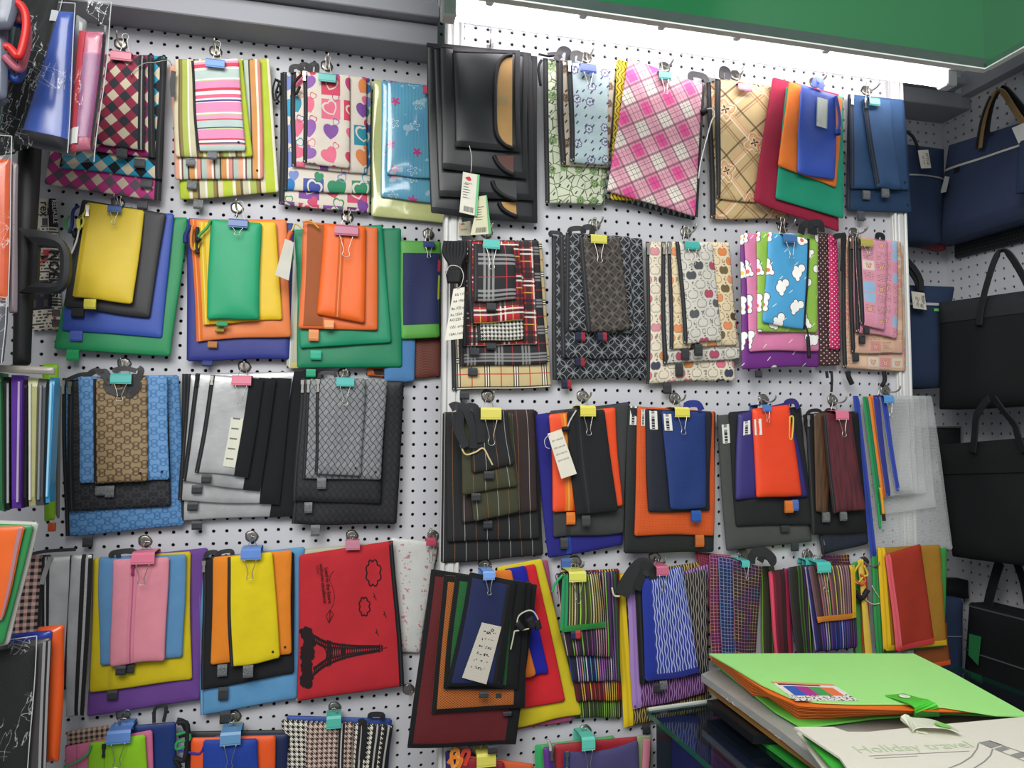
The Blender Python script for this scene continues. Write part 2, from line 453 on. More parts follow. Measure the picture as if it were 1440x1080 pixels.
# ------------------------------------------------------------------ soft pouches
REF = dict(c1=(0, 0, 3.6), c2=(360, 30, 3.6), c3=(720, 40, 3.6), c4=(1040, 60, 3.6), c5=(0, 250, 3.6), c6=(360, 270, 3.6), c7=(720, 280, 3.6), c8=(1040, 290, 3.6),
           c9=(0, 480, 3.6), c10=(360, 500, 3.6), c11=(720, 530, 3.6), c12=(1040, 530, 3.6), c13=(0, 720, 3.0), c14=(360, 750, 3.2727), c15=(720, 750, 3.2727), c16=(1000, 750, 3.2727), f=(0, 0, 1.0))
def cv(ref, x, y):
    ox, oy, s = REF[ref]; return ox+x/s, oy+y/s
def pts8(ref, t):
    out = []
    for p in t.split():
        r = ref
        if ':' in p: r, p = p.split(':')
        x, y = p.split(','); out.append(cv(r, float(x), float(y)))
    return out
class Soft:
    deep = 0.0; soft = 0.006
    """a flat sewn pouch: grid surface in front, flat back, a few soft folds"""
    def __init__(s, corners, Y, T, seed, amp=0.0022, tilt=0.0, sag=0.0, plane='Y'):
        s.C = [(PY if plane == 'Y' else PX)(px, py, Y) for px, py in corners]; s.ia = 0 if plane == 'Y' else 1; s.n = np.array([0, -1.0, 0]) if plane == 'Y' else np.array([-1.0, 0, 0]); s.Y, s.T, s.amp, s.tilt, s.sag = Y, T, amp, tilt, sag
        a, b, c, d = s.C
        s.w = (np.linalg.norm(b-a)+np.linalg.norm(c-d))/2; s.h = (np.linalg.norm(d-a)+np.linalg.norm(c-b))/2
        R = random.Random(seed)
        s.wv = [(R.uniform(8, 26)*R.choice((-1, 1)), R.uniform(-14, 14), R.uniform(0, 6.28), R.uniform(0.4, 1)) for _ in range(5)]
        s.ed = [(R.uniform(-1, 1), R.uniform(0, 6.28)) for _ in range(4)]
    def at(s, u, v, lift=0.0):
        a, b, c, d = s.C
        u_, v_ = np.asarray(u, float), np.asarray(v, float)
        P = (np.multiply.outer((1-u_)*(1-v_), a) + np.multiply.outer(u_*(1-v_), b) + np.multiply.outer(u_*v_, c) + np.multiply.outer((1-u_)*v_, d))
        X, Z = u_*s.w, v_*s.h
        bow = 0.0018
        P[..., s.ia] += bow*(s.ed[0][0]*(1-u_) + s.ed[1][0]*u_)*np.sin(v_*5.0+s.ed[0][1])
        P[..., 2] += bow*s.ed[2][0]*np.sin(u_*6.0+s.ed[2][1])*v_ - s.sag*np.sin(np.pi*np.clip(u_, 0, 1))*(1-v_)
        uc, vc = np.clip(u_, 0, 1), np.clip(v_, 0, 1)
        eu, ev = np.minimum(uc, 1-uc)*s.w, np.minimum(vc, 1-vc)*s.h
        e = np.minimum(eu, ev)
        body = 1-np.exp(-e/s.soft)
        fold = sum(A*np.sin(k*2.2*X + l*2.2*Z + p) for k, l, p, A in s.wv)/3.2
        fade = np.clip(e/0.03, 0, 1)
        P += np.multiply.outer(0.001 + s.T*body*0.8 + s.amp*fold*fade + s.tilt*v_ + lift, s.n)
        return P
    def body(s, name, mt, par, cell=0.011, uv0=(0, 0)):
        nu, nv = max(8, int(s.w/cell)), max(8, int(s.h/cell))
        g = lambda n, L: np.concatenate([[0, min(0.0025/L, .1), min(0.007/L, .2)], np.linspace(0, 1, n+1)[1:-1], [1-min(0.007/L, .2), 1-min(0.0025/L, .1), 1]])
        us, vs_ = np.unique(np.round(g(nu, s.w), 5)), np.unique(np.round(g(nv, s.h), 5))
        U, W = np.meshgrid(us, vs_); P = s.at(U, W)
        # round the corners a little
        for iu, iv, du, dv in ((0, 0, 1, 1), (-1, 0, -1, 1), (0, -1, 1, -1), (-1, -1, -1, -1)):
            c = P[iv, iu].copy(); n1 = P[iv+dv*2, iu]; n2 = P[iv, iu+du*2]; P[iv, iu] = c + ((n1-c)+(n2-c))*0.32
        A, B = P.shape[1], P.shape[0]
        V_ = P.reshape(-1, 3); uv = np.stack([U*s.w + uv0[0], W*s.h + uv0[1]], -1).reshape(-1, 2)
        k = np.arange((B-1)*(A-1)); r, c = k//(A-1), k % (A-1); i = r*A+c
        F = np.stack([i, i+A, i+A+1, i+1], 1).tolist()
        ring = [x for x in range(A)] + [y*A+A-1 for y in range(1, B)] + [(B-1)*A+x for x in range(A-2, -1, -1)] + [y*A for y in range(B-2, 0, -1)]
        n0 = len(V_); back = V_[ring].copy(); back -= s.n*(0.0015+s.deep); V_ = np.vstack([V_, back]); uv = np.vstack([uv, uv[ring]])
        L = len(ring)
        F += [[ring[j], ring[(j+1) % L], n0+(j+1) % L, n0+j] for j in range(L)]
        F.append([n0+j for j in range(L)])
        return mesh(name, V_, F, mt, par, uv, smooth=True)
    def strip(s, name, u0, u1, v0, v1, mt, par, lift=0.0009, n=22, across='u'):
        wide = abs(u1-u0)*s.w if across == 'u' else abs(v1-v0)*s.h
        nq = 3 if wide < 0.02 else int(4+wide/0.008); k = np.linspace(0, 1, max(n, int((s.h if across == 'u' else s.w)/0.009))); n = len(k); q = np.linspace(0, 1, nq).tolist(); rows = []
        for t in k:
            for f in q:
                if across == 'u': uu, vv = u0+(u1-u0)*f, v0+(v1-v0)*t
                else: uu, vv = u0+(u1-u0)*t, v0+(v1-v0)*f
                rows.append((uu, vv, f, t))
        rows = np.array(rows); P = s.at(rows[:, 0], rows[:, 1], lift)
        L = s.h*(v1-v0) if across == 'u' else s.w*(u1-u0)
        uv = np.stack([rows[:, 2], rows[:, 3]*L], 1)
        F = []
        for i in range(n-1):
            for j in range(nq-1):
                a = i*nq+j; F.append((a, a+nq, a+nq+1, a+1))
        return mesh(name, P, F, mt, par, uv, smooth=True)
SEED = [10]
def tabmesh(c, w, h, rot=0.0):
    """folded woven label loop hanging from a seam: centre c (world)"""
    pr = [(0.0, -1.0), (-0.0016, -1.0), (-0.0034, -0.5), (-0.0036, 0.6), (-0.002, 0.95), (0.0, 1.0), (0.001, 0.6), (0.001, -0.6)]
    vs, fs = [], []
    for sx in (-1, 1):
        for y, z in pr:
            x, zz = sx*w/2, -z*h/2; ca, sa = math.cos(rot), math.sin(rot)
            vs.append((c[0]+x*ca-zz*sa, c[1]+y, c[2]+x*sa+zz*ca))
    n = len(pr)
    for i in range(n): fs.append((i, (i+1) % n, n+(i+1) % n, n+i))
    fs += [tuple(range(n))[::-1], tuple(range(n, 2*n))]
    return vs, fs
def tabmat(c, mid):
    return mat('tab_%s_%s' % (c, mid), lambda u, v: mix(noise(u, v, 300.0)*0.9, c, mid), rough=0.5, bump=0.1)
TABS = {'k': tabmat('16171a', '45484c'), 's': tabmat('1e2022', '8c9092'), 'g': tabmat('3c3e42', '5a5c60')}  # 's' tabs: noise mixes pale painted highlights into a dark base
def tabm(c): return TABS[c] if c in TABS else tabmat(c, c)
def pxm(Y, px, py): return (Y-CAM[1])/ray(px, py)[1]/FLEN       # metres per pixel at that depth
def add_pull(par, p, L, mt, name='zipper_pull', ang=0.0, w=0.0045):
    ca, sa = math.cos(ang), math.sin(ang)
    d = np.array([sa, 0, -ca]); r = np.array([ca, 0, sa]); f = np.array([0, -1.0, 0])
    def bx(a, b, hw, y0, y1):
        o = []
        for t in (a, b):
            for k in (-hw, hw):
                for y in (y0, y1): o.append(p + d*t + r*k + f*y)
        return o, [(0, 1, 3, 2), (4, 6, 7, 5), (0, 4, 5, 1), (2, 3, 7, 6), (0, 2, 6, 4), (1, 5, 7, 3)]
    v, fc = join(bx(-0.004, 0.005, w*0.75, 0.0, 0.003), bx(0.004, L, w*0.5, 0.0012, 0.0026), bx(L*0.75, L, w*0.62, 0.001, 0.0028))
    return mesh(name, v, fc, mt, par)
def pouch(ref, mt, q, Y, label, group, z=None, zc=('17181b', '3a3b3f'), zw=0.011, tab=None, pull=None, T=0.0048, amp=0.0029, tilt=0.0, sag=0.0, cat='zip pouch', name='hanging_pouch', uv0=(0, 0), v1=1.0, extra=None, hem=None, plane='Y', deep=0.0, body='pouch_body', soft=0.006, riv=None):
    SEED[0] += 1
    S = Soft(pts8(ref, q), Y, T, SEED[0], amp, tilt, sag, plane); S.deep = deep; S.soft = soft
    top = (S.C[0]+S.C[1])/2
    root = empty(name, top, label, cat, group)
    S.root = root
    S.body(body, mt, root, uv0=uv0)
    if z:
        for zz in (z if isinstance(z, list) else [z]):
            zm = tape(*zc)
            if zz == 'L': Z = S.strip('zipper', -0.004, zw/S.w, 0.0, v1, zm, root); pu, pv = 0.4*zw/S.w, 0.03
            elif zz == 'R': Z = S.strip('zipper', 1-zw/S.w, 1.004, 0.0, v1, zm, root); pu, pv = 1-0.5*zw/S.w, 0.03
            elif zz == 'T': Z = S.strip('zipper', 0.0, 1.0, -0.004, zw/S.h, zm, root, across='v'); pu, pv = 0.04, 0.6*zw/S.h
            else: Z = S.strip('zipper', zz-zw/2/S.w, zz+zw/2/S.w, 0.01, 0.99, zm, root); pu, pv = zz, 0.06
            if pull: add_pull(Z, S.at(pu, pv, 0.0025), pull[1] if len(pull) > 1 else 0.02, pull[0])
    if hem: S.strip('hem', 0.0, 1.0, 1-0.012/S.h, 1.0, hem, root, across='v')
    for t in (tab if isinstance(tab, list) else [tab] if tab else []):
        tx, ty, tw, th, tc = t[:5]
        px, py = cv(ref, tx, ty); k = pxm(Y, px, py)/REF[ref][2]
        v, f = tabmesh(PY(px, py, Y-0.0005-tilt), tw*k, th*k, t[5] if len(t) > 5 else 0.0)
        mesh('hang_loop', v, f, tabm(tc), root)
    if riv:
        c = S.at(1-0.012/S.w, 1-0.016/S.h, 0.0016); v, f = tube([c+np.array([0, 0.0016, 0]), c], 0.0023, 8); mesh('rivet', v, f, BLACK, root)
    if extra: extra(S, root)
    return S
def strap(ref, root, Y, line, w, mt, name='wrist_strap', round_=False, jig=0.0):
    """ribbon or cord through picture points, at the pouch's own depth"""
    P = []
    for i, p in enumerate(line.split()):
        x, y = p.split(',')[:2]; d = float(p.split(',')[2]) if p.count(',') > 1 else 0.0
        px, py = cv(ref, float(x), float(y)); P.append(PY(px, py, Y-0.004-d/1000.0))
    px, py = cv(ref, *[float(c) for c in line.split()[0].split(',')[:2]]); k = pxm(Y, px, py)/REF[ref][2]
    v, f = tube(smoothline(P, 5), w*k/2, 6) if round_ else ribbon(P, w*k, 0.0012, side=None)
    return mesh(name, v, f, mt, root, smooth=round_)
def hook(ref, x, y, Yw, Yf, what, side=1):
    px, py = cv(ref, x, y); c = PY(px, py, Yw); r = empty('peg_hook', c, 'silver peg hook ' + what, 'hook', 'pegboard hooks')
    n = 14; vs, fs = [], []
    for R_, yy in ((0.0115, -0.0004), (0.0122, -0.002), (0.0085, -0.0034), (0.003, -0.0026)):
        for k in range(n):
            a = 2*math.pi*k/n; q = R_*(1+0.10*math.cos(2*a+0.6)+0.05*math.cos(5*a)); vs.append((c[0]+q*math.cos(a), c[1]+yy, c[2]+q*math.sin(a)*1.08))
    for i in range(3):
        for k in range(n): fs.append((i*n+k, i*n+(k+1) % n, (i+1)*n+(k+1) % n, (i+1)*n+k))
    fs.append(tuple(3*n+k for k in range(n)))
    mesh('mounting_plate', vs, fs, NICKEL, r, smooth=True)
    L = min(Yw-Yf+0.002, 0.040)
    p = [c+np.array([0, -0.003, 0]), c+np.array([0.001, -0.012, -0.005]), c+np.array([0.002, -L*0.7, -0.006]), c+np.array([0.003, -L, -0.001]), c+np.array([0.004, -L-0.003, 0.007])]
    v, f = tube(smoothline(p, 5), 0.0019, 7); mesh('prong', v, f, METAL, r, smooth=True)
    return c
CLIPM = {}
def clip(ref, x, y, w, h, col, Yf, Yb, what, hk=None, hl=1.6, hang=True, colname='', group='binder clips'):
    px, py = cv(ref, x, y); k = pxm(Yf, px, py)/REF[ref][2]; w, h = w*k, h*k
    yf = Yf-0.0085; c = PY(px, py, yf); yb = min(Yb+0.006, yf+0.05)
    r = empty('binder_clip', c, '%s binder clip %s' % (colname, what), 'binder clip', group)
    pm = plain(col, rough=0.35, spec=0.5, bump=0, vary=0.05)
    th = 0.0008
    prof = [(yf, -h*0.5), (yf-0.0012, -h*0.36), (yf-0.0006, h*0.30), (yf+0.003, h*0.5), ((yf+yb)/2, h*0.56), (yb-0.003, h*0.5), (yb, h*0.3), (yb, -h*0.5)]
    vs, fs = [], []
    for sx in (-1, 1):
        for yy, zz in prof: vs.append((c[0]+sx*w/2*(1.0 if zz < h*0.4 else 0.97), yy, c[2]+zz))
        for yy, zz in prof: vs.append((c[0]+sx*w/2*(1.0 if zz < h*0.4 else 0.97), yy+(th if yy < (yf+yb)/2 else -th), c[2]+zz-th))
    n = len(prof)
    for i in range(n-1):
        fs += [(i, i+1, 2*n+i+1, 2*n+i), (n+i, 3*n+i, 3*n+i+1, n+i+1), (i, n+i, n+i+1, i+1), (2*n+i, 2*n+i+1, 3*n+i+1, 3*n+i)]
    fs += [(0, 2*n, 3*n, n), (n-1, 2*n-1, 4*n-1, 3*n-1)]
    V2, F2 = join((vs, fs), tube([(c[0]-w*0.5, yf, c[2]-h*0.5), (c[0]+w*0.5, yf, c[2]-h*0.5)], 0.0013, 6))
    cb = mesh('clip_body', V2, F2, pm, r)
    def handle(sgn, y0, L, lean):
        a, b = 0.30*w, 0.105*w; z0 = c[2]-h*0.48 if sgn < 0 else c[2]+h*0.35; Q = []
        for t, xx in ((0, a), (0.45, b*1.5), (0.72, b*0.95), (0.86, b*1.5), (0.96, b*1.2), (1.0, 0.0)): Q.append((xx, t))
        pts = [(c[0]+xx, y0-lean*t, z0+sgn*L*t) for xx, t in Q] + [(c[0]-xx, y0-lean*t, z0+sgn*L*t) for xx, t in Q[-2::-1]]
        v, f = tube(smoothline(pts, 4), 0.00075, 5); mesh('clip_handle', v, f, METAL, r, smooth=True)
    if hang: handle(-1, yf-0.0012, hl*h, 0.004)
    if hk is not None: handle(1, (yf+yb)/2, max(0.012, hk[2]-c[2]-h*0.35+0.004), 0.0)
    else: handle(1, (yf+yb)/2, 0.022, 0.0)
    return r
def bunch(ref, Yw, first, hk, cl, group, what, rows, step=0.0098):
    """pouches clipped together on one hook, listed from the wall outwards"""
    out = []
    for i, r in enumerate(rows):
        o = dict(r[3]) if len(r) > 3 else {}
        Y = Yw-first-step*i
        if i == len(rows)-1 and 'amp' not in o: o['amp'] = 0.0042
        out.append(pouch(ref, r[0], r[1], Y, r[2], group, **o))
    Yf = Yw-first-step*(len(rows)-1); Yb = Yw-first
    h = None
    if hk: h = hook(ref, hk[0], hk[1], Yw, Yf, 'holding up ' + what)
    if cl: clip(ref, cl[0], cl[1], cl[2], cl[3], cl[4], Yf-0.006, Yb, 'gripping ' + what, h, colname=cl[5], hl=cl[6] if len(cl) > 6 else 1.6, hang=(cl[6] if len(cl) > 6 else 1.6) > 0)
    return out
# ================================================================== pouches on the back wall (left)
CREAM = 'dccfb4'
G = 'argyle zip pouches on one hook'
ar = lambda a, c: argyle(a, CREAM, c, 0.0220, 0.0245)
bunch('c1', YL, 0.02, (612, 225), (612, 279, 96, 50, 'd3788e', 'pink', 0), G, 'the argyle pouches', [
 (ar('c8418a', '6a5e68'), '330,288 848,290 812,1020 222,932', 'largest argyle pouch in magenta, grey and cream, rearmost and lowest hanging', dict(z='R', tab=(722, 1040, 48, 42, 'g'))),
 (ar('2f9cbd', '1d1f26'), '430,280 836,285 824,905 300,850', 'turquoise, black and cream argyle pouch above the magenta one', dict(z='R', tab=(742, 932, 54, 46, 'g'))),
 (ar('9c1f6a', '5a3a50'), '470,275 778,280 786,800 420,760', 'plum and cream argyle pouch showing as a strip behind the red one', dict(z='R', tab=(708, 828, 50, 46, 'g'))),
 (ar('99304a', '33343c'), '545,275 735,285 732,762 480,728', 'dark red, charcoal and cream argyle pouch in front of its bunch', dict(z='R', zc=('1c1c20', 'a8a8a8'), tab=(618, 778, 50, 50, 'g'),
   extra=lambda S, r: strap('c1', r, S.Y-0.007, '660,385 690,345 735,320 790,315 850,305 870,330', 5, NICKEL, 'ball_chain', True)))])
G = 'striped zip pouches on one hook'
LIME = [(16, 'b6c63c'), (5, 'e8e4d0'), (8, 'a58e4c'), (4, '5c5648'), (9, 'c9c5a4'), (3, 'e9e2d2'), (10, 'a9b85a'), (5, '8a7a44'), (3, '6a5a3e'), (8, 'd9d0ae')]
PEACH = [(9, 'dfa489'), (4, 'efe6d8'), (3, '6b4a4a'), (8, 'b7c4b4'), (3, '4a4544'), (10, 'cf9356'), (4, 'efe3d0'), (7, 'd58d80'), (2, '514644'), (9, 'a8bdb4')]
FRONT = [(10, 'd9dcd6'), (15, 'e6a0be'), (22, 'd8475a'), (12, 'efe9e4'), (50, 'b9cbc4'), (8, 'efe9e4'), (5, 'b7c487'), (40, 'df92b8'), (15, 'd23f58'), (20, 'efe9e4'), (20, 'dd6a88'), (10, 'efe9e4'), (10, '4b3d80'), (5, 'efe9e4'),
         (55, 'de90b6'), (8, 'efe9e4'), (6, 'b9c882'), (22, 'e09cbc'), (8, 'd5485e'), (38, 'b5c9c4'), (6, '39406e'), (5, 'c2cc96'), (50, 'de90b6'), (10, 'd3455c'), (12, 'efe9e4'), (5, '3a3f70'), (8, 'd5485e'), (34, 'b9cbc4')]
bunch('c1', YL, 0.02, (1092, 262), (1088, 317, 92, 44, '5e90cc', 'blue', 0), G, 'the striped pouches', [
 (bands('lime', LIME, rep=0.082), '890,302 1365,298 1412,975 912,1012', 'largest lime and olive striped pouch, rearmost with its bright green right edge', dict(tab=(1005, 1035, 46, 48, 's'))),
 (bands('peach', PEACH, rep=0.062), '862,332 1320,300 1335,905 888,910', 'peach, orange and grey-green striped pouch behind the lime one', dict(riv=True, tab=(972, 938, 46, 46, 's'))),
 (bands('olive', [(c, k) for c, k in LIME[::-1]], rep=0.07), '880,300 1225,298 1280,795 890,796', 'lime and olive striped pouch directly behind the pink striped one', dict(riv=True, tab=(965, 822, 42, 42, 's'))),
 (bands('candy', FRONT, horiz=True, rep=0.19), '965,310 1205,296 1245,765 1000,765', 'small pouch with pink, red and teal crosswise stripes, front of its bunch', dict(riv=True, z='L', zw=0.005, tab=(1075, 788, 44, 40, 's'),
   extra=lambda S, r: strap('c1', r, S.Y, '880,360 872,420 876,490', 22, BLACKN)))])
G = 'heart print zip pouches on one hook'
blk = lambda S, r, *L: [strap(S.ref, r, S.Y, l, w, BLACK) for l, w in L]
def cordset(ref, *L, mt=None):
    def f(S, r):
        for l, w, *o in L: strap(ref, r, S.Y-0.002, l, w, o[0] if o else (mt or BLACK), 'wrist_strap', True)
    return f
def loops(ref, *L, mt=None):
    def f(S, r):
        for l, w, *o in L: strap(ref, r, S.Y-0.002, l, w, o[0] if o else (mt or BLACKN), 'wrist_strap')
    return f
def both(*fs):
    def f(S, r):
        for k in fs: k(S, r)
    return f
bunch('c2', YL, 0.02, (358, 228), (360, 282, 86, 44, '5fb7b0', 'teal', 0), G, 'the heart print pouches', [
 (hearts('gp', ['2f8a54', '7a4796', '63306e', 'c94a6a', '2f8a54'], s=0.05), '128,262 584,292 574,972 118,928', 'cream pouch with green and purple hearts, rearmost and largest of its bunch', dict(z='L', extra=cordset('c2', ('100,290 84,350 96,400 122,360 112,300', 9), ('120,300 100,370 118,410', 10)))),
 (hearts('bl', ['2174b4', '3d4f9c', '2a9bbd', '2f8a62', '7488c4'], s=0.05), '140,258 578,290 580,874 140,856', 'cream pouch with blue hearts just above the green and purple one', dict(z='L', zw=0.008)),
 (hearts('or', ['d9834a', 'cf3f5e', '2a8aa0', '7a4796', 'd86a86'], s=0.046), '180,256 560,284 560,772 178,738', 'cream pouch with orange and red hearts showing right of the front one', dict(z='L', zw=0.009, extra=loops('c2', ('178,260 185,232 225,232 240,262', 26), ('222,250 232,222 258,222 262,252', 26), ('275,262 280,222 308,222 308,258', 24)))),
 (hearts('pk', ['d0405c', '7d4a98', 'de6b86', 'b83a6e', '8a5aa6'], s=0.046), '238,256 475,274 475,746 242,718', 'cream pouch with pink, red and purple hearts, front of its bunch', dict(z='L', zw=0.008, pull=(METAL, 0.016), extra=cordset('c2', ('230,270 190,320 200,370 222,330', 14))))])
def film(c, al=0.6, r=0.12): return mat('film_%s_%s' % (c, al), lambda u, v: hx(c), rough=r, spec=0.6, alpha=al, bump=0.5, weave=60.0, coat=0.4)
G = 'shiny plastic pouches behind the black organisers'
def petals(u, v):
    col = mix(lt(fr(u/0.003), 0.25)*0.3, mix(noise(u, v, 14.0), '3f86bf', '6fc0d0'), 'bfe0e8')
    s = 0.047; i, j = fl(u/s), fl(v/s); x, y = fr(u/s)-0.5+(rnd(i, j, 1)-0.5)*0.3, fr(v/s)-0.5+(rnd(i, j, 2)-0.5)*0.3
    d = ln(x, y) + 0.07*sn(m('ARCTAN2', y, x)*5.0+rnd(i, j, 4)*6.0)
    col = mix(lt(d, 0.16)*gt(rnd(i, j, 3), 0.35), col, 'c84a8c')
    return mix(mx(lt(ab(d-0.16), 0.02)*lt(rnd(i, j, 3), 0.3), gt(noise(u, v, 26.0), 0.62)*0.5), col, 'cfe4ea')
bunch('c2', YL, 0.014, None, (880, 345, 70, 44, 'c9506a', 'crimson', 0), G, 'the shiny plastic pouches', [
 (film('c9cf8e', 0.93), '590,298 900,330 960,1022 580,986', 'pale yellow-green plastic pouch, lowest of the shiny ones', dict(amp=0.004)),
 (mat('film_blue', petals, rough=0.15, spec=0.6, alpha=0.95, bump=0.4, weave=80.0, coat=0.5), '635,300 885,326 890,920 632,890', 'blue-green translucent plastic pouch behind the flowered one', dict(amp=0.004)),
 (mat('film_petal', petals, rough=0.18, spec=0.6, bump=0.4, weave=80.0, coat=0.5), '664,298 892,338 892,796 658,778', 'shiny blue plastic pouch printed with pink flowers', dict(amp=0.004, uv0=(0.01, 0.02)))])
# ---- row 2
G = 'plain nylon zip pouches on the yellow pouch hook'
bunch('c5', YL, 0.02, (598, 128), (580, 155, 64, 34, '44639c', 'dark blue', 2.0), G, 'the yellow, black, blue and green pouches', [
 (nylon('1f8a55'), '420,190 950,202 868,906 280,868', 'large green nylon pouch under blue, black and yellow ones', dict(tab=(370, 898, 56, 56, '1f9a5c'), tilt=0.004)),
 (nylon('3350a8'), '400,172 882,182 820,812 312,772', 'royal blue nylon pouch between a black and a green one', dict(tab=(388, 802, 56, 54, '4b5fb4'))),
 (nylon('2b2c2e'), '415,110 842,182 756,710 320,655', 'black nylon pouch directly behind the plain yellow one', dict(tab=(395, 685, 56, 50, '202123'), extra=cordset('c5', ('400,140 370,170 365,240 350,280', 16, plain('23306a')), ('350,190 330,230 345,260 365,240', 12, plain('2f8a4a')), ('370,270 385,300 400,260', 24)))),
 (nylon('d9bd2c'), '440,124 732,166 676,640 372,606', 'small yellow nylon pouch with dark blue clip, front of its bunch', dict(tab=(457, 640, 54, 52, 'd8cf4a'), pull=(METAL, 0.018), z=0.05, zc=('cbb02a', 'b09a24'), zw=0.006, tilt=0.006,
   extra=cordset('c5', ('440,135 430,175 410,200 392,215 394,250 404,258 400,215 416,195 424,225 412,252', 12, plain('d2cc5a')), ('400,258 390,310 372,360 360,385', 9, plain('cfcfc4')))))])
G = 'plastic zip pouches on the green front pouch hook'
bunch('c5', YL, 0.02, (1200, 155), (1205, 228, 92, 44, '44639c', 'dark blue', 1.0), G, 'the green, yellow, orange and navy pouches', [
 (nylon('26307f'), '950,205 1492,232 1461,918 945,926', 'navy pouch hanging lowest under orange, yellow and green ones', dict(tab=(1050, 940, 46, 30, '22306e'))),
 (nylon('dd7a40'), '968,210 1450,212 1474,802 998,826', 'light orange pouch between a navy and a yellow one', dict(tab=(1076, 846, 44, 34, 'a8703a'), z='L', zc=('d9691f', 'e8a060'))),
 (nylon('dcb81a'), '1008,224 1396,224 1430,720 1030,742', 'bright yellow plastic pouch right behind the green one', dict(tab=(1112, 768, 42, 28, '9a8a1c'), z='L', zc=('d6b020', 'e8d870'),
   extra=cordset('c5', ('965,240 940,290 938,330', 22, plain('22306e')), ('975,240 968,300 970,350 985,370', 14, plain('d6873a')), ('1000,250 995,320 1000,385', 18, plain('2a2a2a')), ('990,330 985,355 1000,360 1010,330', 10, plain('d3b53a'))))),
 (nylon('179a6a'), '1065,210 1322,230 1312,716 1048,718', 'emerald green plastic pouch, front of its bunch over a yellow one', dict(tab=(1125, 740, 52, 28, '1f8a5a'), T=0.007, extra=cordset('c5', ('1066,215 1050,250 1015,285 1005,300 1020,310', 14, plain('3d9c4c')), ('1010,305 1000,320', 26, BLACK))))])
G = 'orange and green zip pouches on one hook'
bunch('c6', YL, 0.016, (462, 130), (458, 192, 116, 52, 'b0607c', 'mauve', 2.2), G, 'the orange and green pouches', [
 (nylon('a8a890'), '190,196 660,196 684,890 155,892', 'pale grey mesh pouch peeping out at the left behind green ones', dict(hem=plain('c2b96a'), z='L', zc=('a9ada0', 'c8cac0'))),
 (nylon('0f7a54'), '210,190 735,184 738,886 212,892', 'large green pouch, lower of two behind the orange ones', dict(tab=(278, 918, 46, 42, '1f9a70'))),
 (nylon('128760'), '192,192 640,166 686,762 225,792', 'green pouch between the orange pouches and the larger green one', dict(tab=(303, 826, 52, 48, '2aa585'))),
 (nylon('d9682e'), '240,150 616,180 616,700 215,692', 'orange pouch with dark mesh strip behind the orange front one', dict(tab=(292, 726, 48, 58, 'd98a54'),
   extra=lambda S, r: S.strip('mesh_panel', 0.06, 0.30, 0.02, 0.97, net('a85a2c', '6a3418', 0.004), r))),
 (nylon('e8661f'), '345,160 556,176 552,666 310,620', 'small bright orange pouch with lengthwise zipper under mauve clip', dict(z=0.42, zc=('c9561c', 'e0935a'), tab=(370, 672, 46, 44, 'e09a66'), T=0.009, amp=0.003,
   extra=cordset('c6', ('240,190 200,160 185,190 165,215 175,225', 10, plain('c9c46a')), ('178,200 160,245 180,260', 26, plain('d2663a')), ('165,270 170,330 185,340 180,300 165,285', 11, plain('2f9a58')), ('235,150 280,150 320,185', 9, plain('d9a23a')))))])
v = [PY(*cv('c6', x, y), YL-0.083) for x, y in ((148, 236), (192, 256), (166, 448), (96, 420))]
mesh('hang_tag', v + [p+np.array([0, 0.0006, 0]) for p in v], [(0, 3, 2, 1), (4, 5, 6, 7), (0, 1, 5, 4), (1, 2, 6, 5), (2, 3, 7, 6), (3, 0, 4, 7)], plain('c3c2b6', bump=0))
setp(bpy.data.objects['hang_tag'], 'grey-white paper tag hanging left of the orange pouches', 'tag')
G = 'pouches half hidden behind the orange bunch'
def wavy(u, v): return mix(gt(sn((v*1.0+0.012*sn(u*60.0))*1100.0), 0.2)*0.5, '6a372c', '3c1f1a')
bunch('c6', YL, 0.010, (872, 215), (875, 263, 56, 30, '2c3a72', 'navy', 2.0), G, 'the navy pouch with green border', [
 (mat('wavy_brown', wavy, rough=0.6), '790,500 934,500 934,936 796,942', 'brown pouch with wavy lines below the green-bordered navy one', {}),
 (canvas('4f7fb0'), '660,500 800,500 806,960 645,966', 'steel blue canvas pouch hanging beside the brown wavy one', dict(extra=None)),
 (nylon('4f9a3a'), '730,246 932,250 930,736 736,746', 'navy mesh pouch with a bright green border', dict(
   extra=lambda S, r: (S.strip('mesh_panel', 0.05, 0.98, 0.13, 0.86, ripstop('1d2858', '10142e'), r), S.strip('side_label', 0.93, 1.0, 0.2, 0.32, plain('b03a44'), r, 0.0016), S.strip('side_label', 0.95, 1.0, 0.36, 0.61, plain('a8b83a'), r, 0.0016))))], step=0.0095)
pouch('c6', nylon('c4622c'), '563,890 640,888 648,936 560,930', YL-0.008, 'orange pouch corner with a black label under the green pouches', G, extra=lambda S, r: S.strip('label_tab', 0.42, 0.95, 0.2, 0.8, plain('2a2a24'), r))
